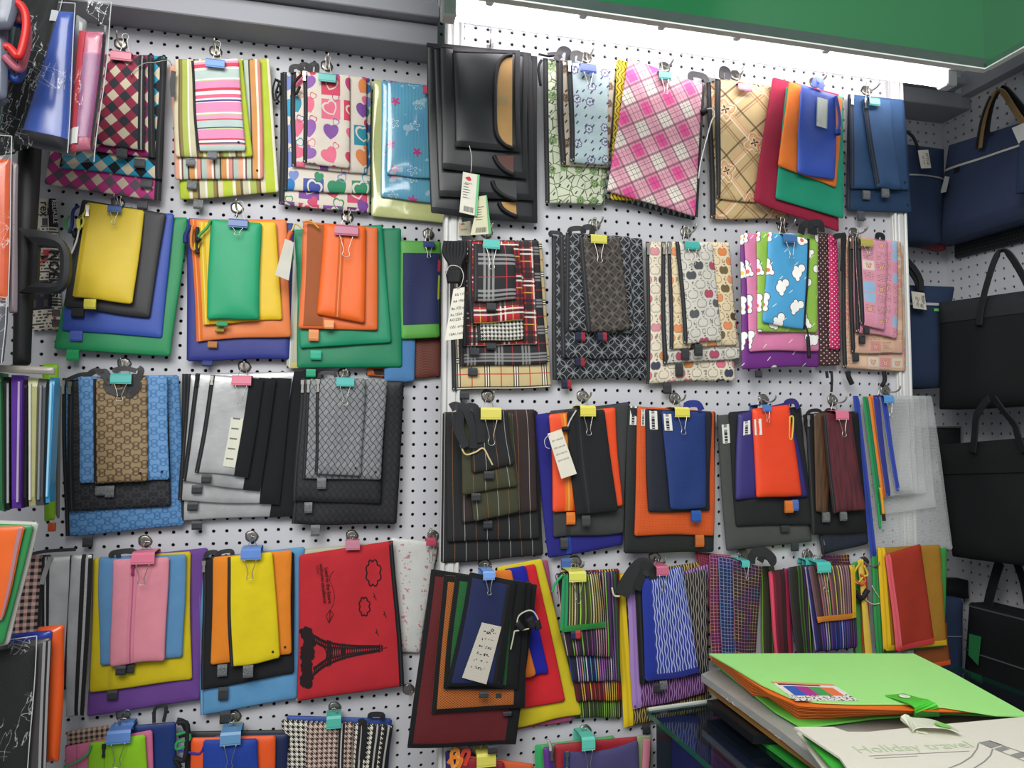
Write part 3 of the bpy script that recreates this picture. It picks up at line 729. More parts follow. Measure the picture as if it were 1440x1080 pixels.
# ---- row 3
G = 'monogram pattern zip pouches on one hook'
bow = loops('c9', ('560,215 520,170 500,160 535,150 560,190', 22), ('560,190 540,230 590,260 640,250 680,215 690,165', 34), ('650,270 640,240 690,200 715,150 700,135', 30), ('640,268 660,275 700,235 705,205', 22), ('600,160 580,145 640,138 690,150', 24))
bunch('c9', YL, 0.018, (630, 112), (612, 188, 98, 50, '4fb0aa', 'teal', 1.8), G, 'the monogram pouches', [
 (monogram('blue1', '5887b4', '2f5f94'), '318,186 905,170 936,934 332,986', 'largest sky blue monogram pouch, rearmost behind a black one', dict(z='L', zw=0.007, pull=(METAL, 0.022), tab=[(445, 895, 46, 52, 'k'), (445, 1010, 46, 62, 'k')])),
 (monogram('black', '1b1c20', '33353a'), '345,196 846,172 866,834 350,862', 'black monogram pouch between two sky blue ones', dict(pull=(METAL, 0.02), z='L', extra=loops('c9', ('430,190 480,150 540,165', 30), ('330,200 400,170 450,165', 20)))),
 (monogram('blue2', '6a98c6', '3a6ea6'), '398,180 846,170 856,700 405,718', 'smaller sky blue monogram pouch right behind the tan one', dict(riv=True, tab=[(510, 756, 46, 48, 's'), (556, 760, 42, 60, 's')])),
 (monogram('tan', '96805f', '46341f'), '474,190 745,176 748,706 478,722', 'tan monogram pouch tied with a black ribbon, front of its bunch', dict(riv=True, z='L', zw=0.005, extra=bow))])
G = 'silver zip pouches with black flaps on one hook'
def silver(u, v): return mix(noise(u, v, 16.0, 3.0)*1.5-0.3, 'c4c6c6', '8f9294')
SILV = mat('silver_film', silver, rough=0.3, spec=0.6, metal=0.25, bump=0.5, weave=90.0)
FLAP = canvas('1c1e21')
def flap(u0): return lambda S, r: S.strip('black_flap', u0, 1.002, -0.002, 1.004, FLAP, r, 0.0022)
bunch('c9', YL, 0.018, (1238, 128), (1222, 196, 94, 48, 'd27a8e', 'pink', 2.2), G, 'the silver pouches', [
 (SILV, '925,165 1640,150 1490,880 916,908', 'lowest silver pouch with black flap, nearest the board', dict(z='L', zw=0.007, tab=(997, 932, 48, 44, 'k'), extra=flap(0.78))),
 (SILV, '948,165 1478,190 1412,828 905,806', 'silver pouch with black flap, second from the board', dict(z='L', zw=0.007, tab=(975, 836, 48, 44, 'k'), extra=flap(0.80))),
 (SILV, '995,162 1400,192 1316,760 922,710', 'silver pouch with black flap, just behind the front one', dict(z='L', zw=0.008, tab=(997, 750, 48, 44, 'k'), extra=flap(0.78), pull=(BLACK, 0.02))),
 (SILV, '1072,170 1336,192 1256,686 988,662', 'front silver pouch under pink clip with a paper insert', dict(z='L', zw=0.008, tab=(1045, 697, 46, 44, 'k'), pull=(METAL, 0.014),
   extra=both(flap(0.74), lambda S, r: S.strip('paper_insert', 0.50, 0.735, 0.42, 0.92, mat('insert', lambda u, v: mix(lt(fr(v/0.02), 0.15)*lt(ab(u-0.45), 0.3), 'd2d2c2', '6a6a66'), rough=0.6, bump=0), r, 0.0015))))])
G = 'black and grey woven-pattern zip pouches on one hook'
bunch('c10', YL, 0.030, (446, 92), (452, 132, 88, 44, '4fb0aa', 'teal', 2.2), G, 'the grey woven-pattern pouches', [
 (basket('black', '1d1e21', '101113', c='2a2b2e'), '240,116 750,130 712,856 185,852', 'largest black woven-look pouch, hanging lowest', dict(tab=(300, 886, 44, 58, 's'), z='L', zw=0.006, pull=(METAL, 0.022))),
 (basket('black', '1d1e21', '101113', c='2a2b2e'), '228,116 662,130 634,752 190,736', 'black woven-look pouch between the grey ones and the largest', dict(tab=(265, 770, 38, 54, 's'), z='L', zw=0.006, pull=(METAL, 0.022), amp=0.003)),
 (basket('grey', '8c8f92', '2e3033'), '262,118 662,120 634,630 234,622', 'grey woven-look pouch behind the narrower grey one', dict(riv=True, z='L', zw=0.006, pull=(METAL, 0.022), tab=(332, 646, 44, 60, 's'))),
 (basket('grey', '8c8f92', '2e3033'), '312,116 552,116 536,612 294,598', 'narrow grey woven-look pouch in front under a teal clip', dict(riv=True, z='L', zw=0.006, pull=(METAL, 0.022), extra=loops('c10', ('320,115 330,90 390,88 405,110', 18))))])
# ---- row 4
G = 'pastel canvas zip pouches on one hook'
bunch('c13', YL, 0.018, (613, 122), (603, 195, 90, 46, 'd8738e', 'pink', 1.9), G, 'the pink, blue, yellow and purple pouches', [
 (canvas('6b458f'), '400,200 880,150 846,790 370,862', 'purple canvas pouch hanging lowest behind a yellow one', {}),
 (canvas('cdb91e'), '395,196 803,166 808,706 380,760', 'mustard yellow canvas pouch over the purple one', dict(tab=(475, 772, 40, 40, 'k'), z=0.2, zc=('c0ac1c', 'b29e18'), zw=0.008)),
 (canvas('5c8db8'), '418,190 786,178 772,612 420,648', 'sky blue canvas pouch between a pink and a yellow one', dict(tab=(545, 660, 40, 40, 'k'), extra=loops('c13', ('470,190 480,172 560,165 570,190', 22), ('500,190 505,168 565,170 560,196', 20)))),
 (canvas('dc8d9c'), '475,200 713,190 696,625 467,650', 'pale pink canvas pouch with purple-pink zipper, front of its bunch', dict(z=0.37, zc=('cf7f93', 'a8486e'), zw=0.012, pull=(plain('8e2a5a', bump=0), 0.018), tab=(510, 668, 38, 40, 'k')))])
G = 'bright canvas zip pouches on one hook'
bunch('c13', YL, 0.018, (1062, 102), (1058, 177, 80, 44, '5f86c8', 'blue', 1.9), G, 'the yellow, orange, black and blue pouches', [
 (canvas('5c94c0'), '825,196 1285,146 1252,786 850,856', 'light blue canvas pouch hanging lowest behind a black one', dict(tab=(950, 866, 42, 54, 'k'), z='L', zc=('4c80aa', '9ab'+'8c8'), zw=0.006)),
 (canvas('202124'), '855,196 1240,168 1242,680 854,750', 'black canvas pouch between an orange and a light blue one', dict(tab=(942, 766, 38, 56, 'k'), pull=(METAL, 0.018), z='L', zw=0.006, extra=loops('c13', ('870,195 875,175 910,170 915,190', 20), ('925,185 930,170 975,165 980,185', 18)))),
 (canvas('e08427'), '900,190 1230,160 1228,598 890,643', 'orange canvas pouch right behind the yellow one', dict(riv=True, tab=(938, 668, 38, 50, 's'))),
 (canvas('dcc71c'), '958,190 1150,168 1182,618 970,656', 'lemon yellow canvas pouch with blue clip, front of its bunch', dict(riv=True, tab=(1047, 672, 40, 52, 's'), z='L', zw=0.006))])
G = 'pouches beside the red tower pouch'
pouch('c14', nylon('a7a58a'), '160,78 600,40 640,690 180,772', YL-0.014, 'beige pouch showing only its left edge behind the red tower pouch', G)
pouch('c14', nylon('86b02c'), '120,75 182,72 186,600 120,600', YL-0.0095, 'lime green pouch edge between orange and red pouches', G)
pouch('c14', mat('red_on_white', lambda u, v: mix(gt(noise(u, v, 120.0), 0.60)*lt(ab(fr(u/0.045)-0.5), 0.24)*0.75, 'c8cac6', 'b8505e'), rough=0.35, spec=0.5, weave=200.0, bump=0.4), '620,18 838,42 752,548 650,546', YL-0.010, 'white woven plastic pouch with faded red lettering', G, amp=0.004)
hook('c14', 815, 10, YL, YL-0.03, 'above the white woven plastic pouch')
hook('c14', 702, 716, YL, YL-0.03, 'left empty beside the black-bordered mesh pouches')
clip('c14', 806, 40, 46, 30, 'b8485e', YL-0.02, YL-0.012, 'gripping the white woven plastic pouch', None, colname='red', hl=2.6)
def tower(S, r):
    """the black print of the red pouch: tower lying on its side, trees, clouds, birds, paper plane, two lines of words"""
    ink = plain('1d0f12', bump=0, vary=0, rough=0.8)
    a, b, c, d = S.C
    def inv(x, y):
        p = PY(*cv('c14', x, y), S.Y-0.006); u, v = 0.5, 0.5
        for _ in range(8):
            q = a*(1-u)*(1-v)+b*u*(1-v)+c*u*v+d*(1-u)*v; e = p-q
            du = -a*(1-v)+b*(1-v)+c*v-d*v; dv = -a*(1-u)-b*u+c*u+d*(1-u)
            M2 = np.array([[du[0], dv[0]], [du[2], dv[2]]]); s_ = np.linalg.solve(M2, np.array([e[0], e[2]])); u += s_[0]; v += s_[1]
        return u, v
    def lay(name, polys):
        V_, F_ = [], []
        for P in polys:
            o = len(V_)
            for x, y in P: V_.append(S.at(*inv(x, y), 0.0009))
            F_.append(tuple(range(o, o+len(P))))
        return mesh(name, V_, F_, ink, r)
    def line(P, w):
        out = []
        for (x0, y0), (x1, y1) in zip(P, P[1:]):
            L = math.hypot(x1-x0, y1-y0)+1e-6; nx, ny = -(y1-y0)/L*w/2, (x1-x0)/L*w/2
            out.append([(x0+nx, y0+ny), (x1+nx, y1+ny), (x1-nx, y1-ny), (x0-nx, y0-ny)])
        return out
    T = []
    ax = lambda t, s: (262+t*330, 560-t*35+s)          # along the tower's axis, s across
    prof = [(0.0, 92), (0.1, 68), (0.2, 50), (0.3, 40), (0.42, 29), (0.6, 20), (0.8, 14), (0.92, 10)]
    for sg in (-1, 1):
        outer = [ax(t, sg*s) for t, s in prof]
        T += line(outer, 10)
        T += line([ax(t, sg*s*0.55) for t, s in prof[2:]], 6)
    for t, s in ((0.2, 62), (0.225, 58), (0.24, 56), (0.40, 38), (0.43, 36), (0.92, 18), (0.95, 14)): T += line([ax(t, -s), ax(t, s)], 7)
    for i in range(30):
        t0, t1 = i/30*0.92, (i+1)/30*0.92
        w0, w1 = np.interp(t0, *zip(*prof)), np.interp(t1, *zip(*prof))
        if t0 > 0.19: T += line([ax(t0, -w0), ax(t1, w1)], 3.4) + line([ax(t0, w0), ax(t1, -w1)], 3.4)
        else:
            for sg in (-1, 1): T += line([ax(t0, sg*w0), ax(t1, sg*(w1-28))], 4.5) + line([ax(t0, sg*(w0-28)), ax(t1, sg*w1)], 4.5) + line([ax(t0, sg*(w0-28)), ax(t1, sg*(w1-28))], 6)
    arch = [(ax(0.0, 56*math.cos(k*math.pi/10))[0]+62*math.sin(k*math.pi/10), ax(0.0, 56*math.cos(k*math.pi/10))[1]) for k in range(11)]
    T += line(arch, 6) + line([ax(0.94, 0), ax(1.02, 0)], 3)
    lay('tower_print', T)
    R = random.Random(4); B = []
    for k in range(40):
        t = k/39; x = 232+16*math.sin(k*2.1)+R.uniform(-6, 6)+(14 if 0.2 < t < 0.3 else 0); y = 440+t*255
        if 0.33 < t < 0.62: x -= 2
        rr = R.uniform(12, 23); B.append([(x+rr*math.cos(q*0.785+k), y+rr*math.sin(q*0.785+k)) for q in range(8)])
    lay('tree_print', B)
    C = []
    def cloud(cx, cy, k, rot=1):
        P = []
        for q in range(73):
            th = q/72*2*math.pi; rr = k*(0.82+0.24*abs(math.sin(th*4.0))); P.append((cx+rr*0.62*math.cos(th)*(1.12 if math.cos(th) > 0 else 0.8), cy+rr*1.05*math.sin(th)))
        return line(P, 6)
    lay('cloud_print', cloud(538, 182, 58)); lay('cloud_print', cloud(495, 337, 41))
    for x, y in ((546, 292), (590, 372), (553, 455)): lay('bird_print', line([(x-4, y-16), (x+2, y-3), (x-6, y), (x+2, y+3), (x+8, y+16)], 3.4))
    lay('trail_print', line([(360, 172), (345, 190), (340, 215), (355, 250), (362, 285), (358, 320), (345, 350)], 2))
    lay('paper_plane_print', line([(322, 380), (340, 352), (356, 372), (334, 414), (322, 380)], 2.5) + line([(340, 352), (334, 414), (345, 380), (340, 352)], 2))
    X = PY(*cv('c14', 315, 250), S.Y-0.009)
    rgt = PY(*cv('c14', 333, 330), S.Y-0.009)-PY(*cv('c14', 318, 190), S.Y-0.009); rgt /= np.linalg.norm(rgt); upv = np.cross(rgt, np.array([0, 1.0, 0])); upv = -upv
    up_ = np.array([-rgt[2], 0, rgt[0]])
    for s_, x, y in (('Lead to the future', 315, 158), ('welcome excellence', 291, 140), ('inspire', 277, 148)):
        textmesh('printed_words', s_, PY(*cv('c14', x, y), S.Y-0.0095), rgt, up_, 0.0098 if s_[0] != 'i' else 0.0070, ink, r, bold=0.018 if s_[0] != 'i' else 0.0)
S = pouch('c14', canvas('b82a33'), '200,100 632,33 680,700 190,772', YL-0.030, 'red canvas pouch printed with a black tower lying on its side', G, z='R', zw=0.009, amp=0.003, T=0.006, extra=tower)
hk = hook('c14', 442, 10, YL, YL-0.036, 'holding up the red tower pouch')
clip('c14', 445, 54, 64, 40, 'b9788c', YL-0.036, YL-0.022, 'gripping the red tower pouch', hk, colname='pinkish', hl=0.0, hang=False)
G = 'black-zipped pouches behind the left stack'
pouch('c13', gingham('pink', 'c09c94', '1b1a1d', 0.0125), '20,185 215,180 180,620 0,640', YL-0.02, 'pink and black gingham pouch at the far left', G, z='R', zw=0.012)
pouch('c13', SILV, '180,190 330,180 300,745 180,750', YL-0.03, 'silver grey pouch nearest the gingham one, black zipped', G, z=['L', 'R'], zc=('161719', 'b5b5b5'), zw=0.012, extra=loops('c13', ('215,190 195,240 175,305', 18, plain('8a8a8a')), ('120,180 200,165 320,158', 14)))
pouch('c13', SILV, '300,180 396,176 356,858 276,862', YL-0.04, 'silver grey pouch beside the purple one, black zipped', G, z='R', zc=('161719', 'b5b5b5'), zw=0.018)
# ---- row 5 (cut by the bottom of the view)
G = 'pouches with the lime mesh one at the bottom left'
bunch('c13', YL, 0.012, (520, 855), (500, 950, 92, 50, '5f88c8', 'pale blue', 1.9), G, 'the lime mesh pouch', [
 (gingham('tan', 'b59a86', '2a2526', 0.009), '285,925 560,885 560,1200 285,1240', 'tan and black gingham pouch at the back of the lime mesh bunch', {}),
 (nylon('12306e'), '560,900 742,884 755,1200 560,1240', 'dark blue nylon pouch right of the pink and lime ones', dict(extra=loops('c13', ('650,890 655,830 700,820 690,885', 14), ('745,880 775,890 790,930 760,940', 26)))),
 (canvas('cf6f92'), '275,990 642,918 655,1250 280,1280', 'pink pouch with dotted edge behind the lime mesh one', dict(z=0.14, zc=('c46a8c', 'a84a70'))),
 (net('8ec81e', '5f9414', 0.0036, 0.5), '372,975 616,936 625,1250 372,1270', 'lime green mesh pouch, front of the bottom left bunch', dict(z=0.28, zc=('84bf1a', '6a9a18'), pull=(DARKMETAL, 0.02), extra=cordset('c13', ('385,985 370,1020 330,1050 270,1075', 10, plain('3d9c5a')))))])
clip('c13', 525, 905, 70, 24, '5f88c8', YL-0.024, YL-0.012, 'half hidden above the lime mesh pouch', None, colname='blue', hl=0, hang=False)
G = 'pouches with the blue ripstop one at the bottom'
bunch('c13', YL, 0.014, (990, 860), (972, 957, 82, 50, '5f8fb8', 'steel blue', 1.9), G, 'the blue and orange pouches', [
 (nylon('86c224'), '1000,945 1290,945 1275,1280 1000,1280', 'lime edged pouch furthest right in the bottom orange bunch', {}),
 (nylon('1c1d20'), '780,925 1258,918 1262,1280 780,1280', 'black pouch with raised top edge behind the orange one', {}),
 (nylon('16234a'), '900,940 1215,936 1205,1280 900,1280', 'dark navy pouch strip right of the orange one', {}),
 (nylon('e2561f'), '803,952 1163,942 1158,1280 800,1280', 'orange pouch framing the blue one at the bottom', dict(extra=cordset('c13', ('860,990 840,1020 780,1010 750,1010', 10, plain('2a2f9c')), ('745,940 790,930 800,960 750,970 745,1000 780,990', 13, plain('2f8f52')), ('750,890 790,900 780,1040 740,1040 760,1080', 22)))),
 (ripstop('1c3f9c', '122a70'), '860,962 1090,955 1090,1280 850,1280', 'royal blue ripstop pouch, front of the bottom orange bunch', {})])
clip('c13', 978, 920, 66, 22, 'c9c24e', YL-0.03, YL-0.014, 'half hidden above the royal blue ripstop pouch', None, colname='yellow', hl=0, hang=False)
G = 'houndstooth zip pouches at the bottom'
bunch('c14', YL, 0.014, (362, 800), (358, 870, 66, 52, '4fb0a0', 'teal', 0), G, 'the houndstooth pouches', [
 (nylon('23468f'), '140,838 626,852 600,1200 160,1200', 'blue pouch edge behind the houndstooth ones', {}),
 (tooth('bw', '17171a', 'd9d4c6', 0.0095), '120,856 626,882 590,1200 130,1200', 'black and white houndstooth pouch with three black zippers', dict(z=[0.72, 0.86, 'R'], zc=('161719', 'c0bfb8'), zw=0.016, extra=loops('c14', ('470,870 500,880 490,1040', 26), ('525,850 530,835 580,836 580,860', 24)))),
 (tooth('brown', '3a2a2a', 'c9b3a4', 0.0095), '235,870 452,868 440,1200 225,1200', 'brown and cream houndstooth pouch in front under teal clip', dict(z=0.74, zc=('1a1719', 'cfcfcf'), zw=0.012))])
# ================================================================== pouches on the projecting middle unit
G = 'floral zip pouches on one hook'
bunch('c3', YR, 0.018, (372, 150), (387, 198, 84, 48, '3f55a4', 'navy blue', 2.0), G, 'the floral pouches', [
 (floral('green', 'bcc4a6', '7f9a62', '5f7f4c', '3d5238', 0.03, vein='4f5a44'), '155,152 500,190 470,892 168,884', 'pale green floral pouch, lowest of the floral bunch', dict(z='L', zw=0.009, extra=cordset('c3', ('135,130 190,140 230,130', 12), ('150,160 135,200 145,290', 14)))),
 (floral('brown', 'b7a890', '8a6a4c', '6a4c38', '4a3428', 0.03), '220,160 522,206 486,706 244,692', 'beige pouch with brown flowers, between green and blue floral ones', dict(z='L', zw=0.012, extra=loops('c3', ('225,160 250,110 285,115 285,165', 34), ('180,130 230,128 250,150', 16)))),
 (floral('blue', '9db6bc', '6e6a94', 'c6ced2', '3c4262', 0.03), '278,168 488,190 486,692 292,678', 'dusty blue pouch with purple flowers, front of the floral bunch', dict(z='L', zw=0.010, pull=(METAL, 0.018), extra=loops('c3', ('305,165 312,128 345,130 340,165', 28))))])
G = 'pouches hanging around the pink plaid one'
def pinkp(u, v):
    c, s = math.cos(0.93), math.sin(0.93); a, b = (u*c+v*s)/0.071, (v*c-u*s)/0.060
    S_ = lambda x, pos, w: lt(ab(fr(x-pos+0.5)-0.5), w/2)
    col = mix(noise(u, v, 40.0)*0.3, 'cf8f9e', 'c27f92')
    col = mix(mx(S_(a, 0.5, 0.40), S_(b, 0.5, 0.40))*0.28, col, 'e6dcd6'); col = mix(mx(S_(a, 0.0, 0.34), S_(b, 0.0, 0.34))*0.25, col, 'd0568f')
    col = mix(S_(a, 0.5, 0.40)*S_(b, 0.5, 0.40)*0.9, col, 'dcd9cc'); col = mix(S_(a, 0.0, 0.34)*S_(b, 0.0, 0.34)*0.9, col, 'd8448c')
    for x in (a, b):
        for pos, w, k in ((0.25, 0.055, 0.62), (0.75, 0.055, 0.62), (0.0, 0.026, 0.5), (0.43, 0.02, 0.7), (0.57, 0.02, 0.7), (0.36, 0.014, 0.5), (0.88, 0.014, 0.4)): col = mix(S_(x, pos, w)*k, col, '4c3a4e')
    return col
def swirl(u, v): return mix(lt(ab(sn(u*420.0+1.6*sn(v*260.0))), 0.42), 'c9ad16', '1c1a10')
def tris(u, v):
    s = 0.0125; x, y = fr(u/s + 0.5*gt(fr(v/s*0.5), 0.5)), fr(v/s); return mix(lt(ab(x-0.5), y*0.5), '7e8288', '1d2024')
bunch('c3', YR, 0.016, (770, 198), (774, 234, 66, 44, '3a8f88', 'teal', 1.9), G, 'the pink plaid pouch', [
 (mat('triangles', tris, rough=0.6), '520,420 900,300 928,972 455,862', 'grey and black triangle pouch peeping out below the pink plaid', {}),
 (mat('yellow_swirl', swirl, rough=0.6), '526,156 905,262 900,880 500,868', 'yellow pouch with black swirls showing at the left edge', dict(extra=loops('c3', ('905,260 910,232 975,245 985,275', 32)))),
 (mat('pink_plaid', pinkp, rough=0.6), '588,150 972,286 936,956 482,822', 'large pink and cream plaid pouch hanging askew', dict(z='R', zw=0.006, amp=0.003, uv0=(0.03, 0.02), extra=cordset('c3', ('960,420 1010,405 1025,440 1010,470 985,560 955,680 945,760', 7, plain('cfcfd2')), ('960,425 985,415', 30))))])
G = 'tan plaid zip pouches on one hook'
TN = [(0.0, 0.004, '4a3428', 0.8), (0.5, 0.0035, '8a5a34', 0.7), (0.25, 0.014, 'd9b48c', 0.8), (0.56, 0.0016, '4a3a30', 0.6), (0.30, 0.0018, 'efe6d4', 0.8), (0.20, 0.0018, 'd0793a', 0.8)]
def d0(u, v): return noise(u, v, 30.0)*6.0
def tanp(u, v):
    c, s = math.cos(0.75), math.sin(0.75); a, b = u*c+v*s, v*c-u*s
    col = mix(noise(u, v, 25.0)*0.4, 'c2a878', 'd6bf94')
    for x in (a, b):
        for pos, w, k, al in TN: col = mix(stripe(x, 0.095, pos, w)*al, col, k)
    x, y = fr(a/0.095)-0.25, fr(b/0.095)-0.25
    d = ln(x, y) + 0.05*sn(m('ARCTAN2', y, x)*4.0+d0(u, v))
    col = mix(lt(ab(fr(d*7.0)-0.5), 0.10)*lt(d, 0.3)*0.6, col, 'f0e2c4')
    col = mix(lt(ab(fr(d*7.0+0.3)-0.5), 0.08)*lt(d, 0.24)*0.7, col, 'd2702c'); return mix(lt(d, 0.05), col, '4c3a22')
TP = mat('tan_plaid', tanp, rough=0.6)
bunch('c3', YR, 0.015, (1130, 240), (1180, 295, 78, 40, 'ad6a7e', 'mauve', 0), G, 'the tan plaid pouches', [
 (TP, '985,272 1312,300 1400,968 1002,962', 'larger tan and orange plaid pouch, rear of the two', dict(z='L', zw=0.010)),
 (TP, '1028,250 1312,295 1240,882 1030,862', 'smaller tan and orange plaid pouch, front of the two', dict(z='L', zw=0.010, uv0=(0.05, 0.03), extra=loops('c3', ('1060,252 1065,208 1092,215 1090,255', 32), ('1005,250 1010,222 1038,228 1040,255', 32, plain('b9b9ae')))))])
G = 'plain pouches on the blue name-card pouch hook'
bunch('c4', YR, 0.046, (378, 205), None, G, 'the maroon, green, orange and blue pouches', [
 (canvas('8f1f3a'), '166,176 500,262 500,960 70,802', 'maroon pouch, largest behind green, orange and blue ones', {}),
 (canvas('1f8a6c'), '236,224 522,275 526,892 180,790', 'teal green pouch between maroon and orange ones', {}),
 (canvas('e0762f'), '250,198 520,282 490,735 195,622', 'orange pouch right behind the blue name-card one', {}),
 (nylon('2c4ba8'), '308,212 492,268 480,698 290,660', 'blue pouch with a white name card, front of its bunch', dict(
   extra=both(lambda S, r: S.strip('name_card', 0.42, 0.73, 0.10, 0.43, mat('name_card', lambda u, v: mix(lt(ab(u-0.5), 0.42)*0.95, '9fb0c4', 'd9dcd4'), rough=0.3, bump=0), r, 0.0015), loops('c4', ('380,225 385,190 412,195 412,235', 34, nylon('2c4ba8'))), cordset('c4', ('488,270 500,330 508,400 500,450', 16, plain('2c3f8c')), ('500,440 498,465', 30, plain('1f3a8c'))), lambda S, r: textmesh('card_number', '1 ...', PY(*cv('c4', 392, 400), S.Y-0.012), (1, 0, 0), (0, 0, 1), 0.007, INK, r))))])
G = 'navy canvas pouches at the right end of the unit'
bunch('c4', YR, 0.018, (640, 245), (684, 296, 62, 44, '3a8a80', 'dark teal', 0), G, 'the plain navy pouches', [
 (canvas('27405f'), '548,262 830,290 872,862 540,850', 'largest plain navy pouch, rear of the three', dict(riv=True, tab=(612, 878, 38, 52, 'g'), z='L', zc=('1a2230', '3a4050'), zw=0.007)),
 (canvas('2f4d72'), '555,265 826,290 856,745 562,740', 'middle plain navy pouch of the three', dict(riv=True, tab=[(640, 772, 40, 46, 's')], pull=(METAL, 0.018), z='L', zc=('1a2230', '3a4050'), zw=0.007)),
 (canvas('36547a'), '618,285 758,290 816,742 688,736', 'narrow slanting navy pouch, front of the three', dict(tab=[(736, 762, 40, 46, 's')], pull=(METAL, 0.018), z='L', zc=('1a2230', '3a4050'), zw=0.007, T=0.008))])
# ---- unit row 2
G = 'tartan zip pouches on one hook'
W = 'd9d6cc'
RED = [(0.1, 0.011, '1c1c20', 0.85), (0.9, 0.006, '1c1c20', 0.8), (0.28, 0.003, W, 0.9), (0.42, 0.003, W, 0.9), (0.35, 0.0025, '1c1c20', 0.9), (0.65, 0.0016, 'cdb04a', 0.9)]
DARK = [(0.30, 0.004, '9a9a9a', 0.7), (0.42, 0.004, '9a9a9a', 0.7), (0.54, 0.004, '9a9a9a', 0.7), (0.92, 0.0014, 'b03038', 0.9)]
BURB = [(0.10, 0.0022, '1c1c1e', 0.9), (0.18, 0.0022, '1c1c1e', 0.9), (0.26, 0.0022, '1c1c1e', 0.9), (0.14, 0.0020, 'ece8da', 0.9), (0.22, 0.0020, 'ece8da', 0.9), (0.66, 0.0020, 'b8322e', 0.95)]
def tartan_tag(S, r): pass
def wtab(x, y, w=48, h=42): return (x, y, w, h, 'k')
bunch('c6', YR, 0.016, (1165, 205), (1192, 262, 86, 46, '4fb0a6', 'teal', 2.4), G, 'the tartan pouches', [
 (plaid('beige', 'c4b282', BURB, per=0.056), '985,250 1446,252 1494,990 990,1006', 'beige checked pouch with black, white and red lines, lowest tartan', dict(z='L', zw=0.008, tab=wtab(1055, 1030))),
 (plaid('dark', '232226', [(p, w, c, a*0.8) for p, w, c, a in DARK], per=0.052), '1022,246 1428,244 1476,870 1030,886', 'black tartan pouch with grey lines over the beige one', dict(z='L', zw=0.008, tab=wtab(1097, 912))),
 (plaid('red', 'a8262c', RED, per=0.062), '1040,246 1400,250 1426,772 1046,778', 'larger red tartan pouch behind the houndstooth one', dict(z='L', zw=0.008, tab=[wtab(1105, 810), wtab(1190, 778)])),
 (tooth('small', '1b1b1d', 'd4d2c8', 0.0075), '1110,420 1352,420 1352,746 1120,756', 'small black and white houndstooth pouch between two red tartans', dict(z='L', zw=0.006, tab=wtab(1175, 688))),
 (plaid('red', 'a8262c', RED, per=0.062), '1070,250 1330,250 1360,650 1078,666', 'smaller red tartan pouch behind the black tartan one', dict(z='L', zw=0.008, uv0=(0.02, 0.01))),
 (plaid('black', '1f2024', [(p, w*1.15, c, a) for p, w, c, a in DARK], per=0.068), '1100,262 1302,272 1322,546 1100,556', 'small black tartan pouch with grey lines, front under teal clip', dict(z='L', zw=0.008, tab=wtab(1190, 583),
   extra=both(cordset('c6', *[('%d,250 %d,310 %d,370 %d,440' % (960+i*16, 955+i*17, 985+i*8, 985+i*9), 24) for i in range(7)]), cordset('c6', *[('%d,400 %d,460' % (975+i*14, 985+i*9), 34) for i in range(5)]))))], step=0.0092)
G = 'black ring-pattern zip pouches on one hook'
rtab = lambda x, y: [(x, y, 32, 46, '1d2038'), (x+22, y, 20, 46, '8a2430')]
RG = rings('black', '202328', '84888c', '15171b')
bunch('c7', YR, 0.018, (415, 130), (440, 200, 86, 44, 'c2bf52', 'yellow-green', 2.4), G, 'the black ring-pattern pouches', [
 (RG, '198,184 660,200 684,906 206,912', 'largest black pouch with grey ring pattern, lowest of its bunch', dict(z='L', zw=0.008, tab=rtab(266, 938), extra=loops('c7', ('200,190 195,170 240,172 250,185', 20)))),
 (RG, '238,178 656,200 678,806 250,804', 'black ring-pattern pouch, second lowest of its bunch', dict(z='L', zw=0.008, tab=rtab(334, 826))),
 (RG, '272,170 592,190 620,682 266,664', 'black ring-pattern pouch behind the brown one', dict(z='L', zw=0.008, tab=rtab(336, 698), extra=loops('c7', ('290,170 300,152 350,150 360,175', 26), ('360,170 368,145 404,145 404,180', 30)))),
 (rings('brown', '3c3633', '615a54', '2a2624'), '338,195 542,196 602,662 378,676', 'small dark brown ring-pattern pouch in front under a yellow-green clip', dict(z='L', zw=0.008, tab=rtab(446, 698)))])
G = 'fruit print zip pouches on one hook'
AP1 = apples('cream', 'd8cfba', ['c86a7c', 'd2854c', 'd8cdb8', '3a3f58', 'c98a92'], '6a5a52')
AP2 = apples('grey', 'c6c3ba', ['55565a', 'a84a62', 'c9c6bc', '4a4b50', 'c9c6bc'], '4a4a4c')
AP3 = apples('peach', 'd9c8a4', ['d87e44', '4a4030', 'd8c8a0', '6a5c3c', 'd98a5c'], '7a5c40')
mtab = lambda x, y: (x, y, 42, 60, tabk)
tabk = 'k'
bunch('c7', YR, 0.018, (878, 170), (912, 232, 80, 42, '3fa39a', 'teal', 2.0), G, 'the fruit print pouches', [
 (AP1, '680,216 1100,226 1128,915 680,932', 'largest cream fruit print pouch with pink apples, lowest', dict(z='L', zw=0.006, tab=(785, 958, 42, 58, 'k'), pull=(METAL, 0.02))),
 (AP2, '752,216 1096,222 1156,806 762,836', 'grey-white fruit print pouch above the cream one', dict(z='L', zw=0.008, tab=(845, 866, 40, 62, 'k'), pull=(METAL, 0.02))),
 (AP3, '788,216 1098,220 1140,740 796,758', 'peach fruit print pouch just behind the front grey one', dict(z='L', zw=0.007, tab=(876, 786, 40, 62, 'k'), pull=(METAL, 0.02))),
 (AP2, '828,216 1012,220 1062,716 868,732', 'narrow grey fruit print pouch in front under teal clip', dict(z='L', zw=0.008, tab=(942, 765, 42, 60, 'k'), uv0=(0.01, 0.01)))])
G = 'white animal print pouches on one hook'
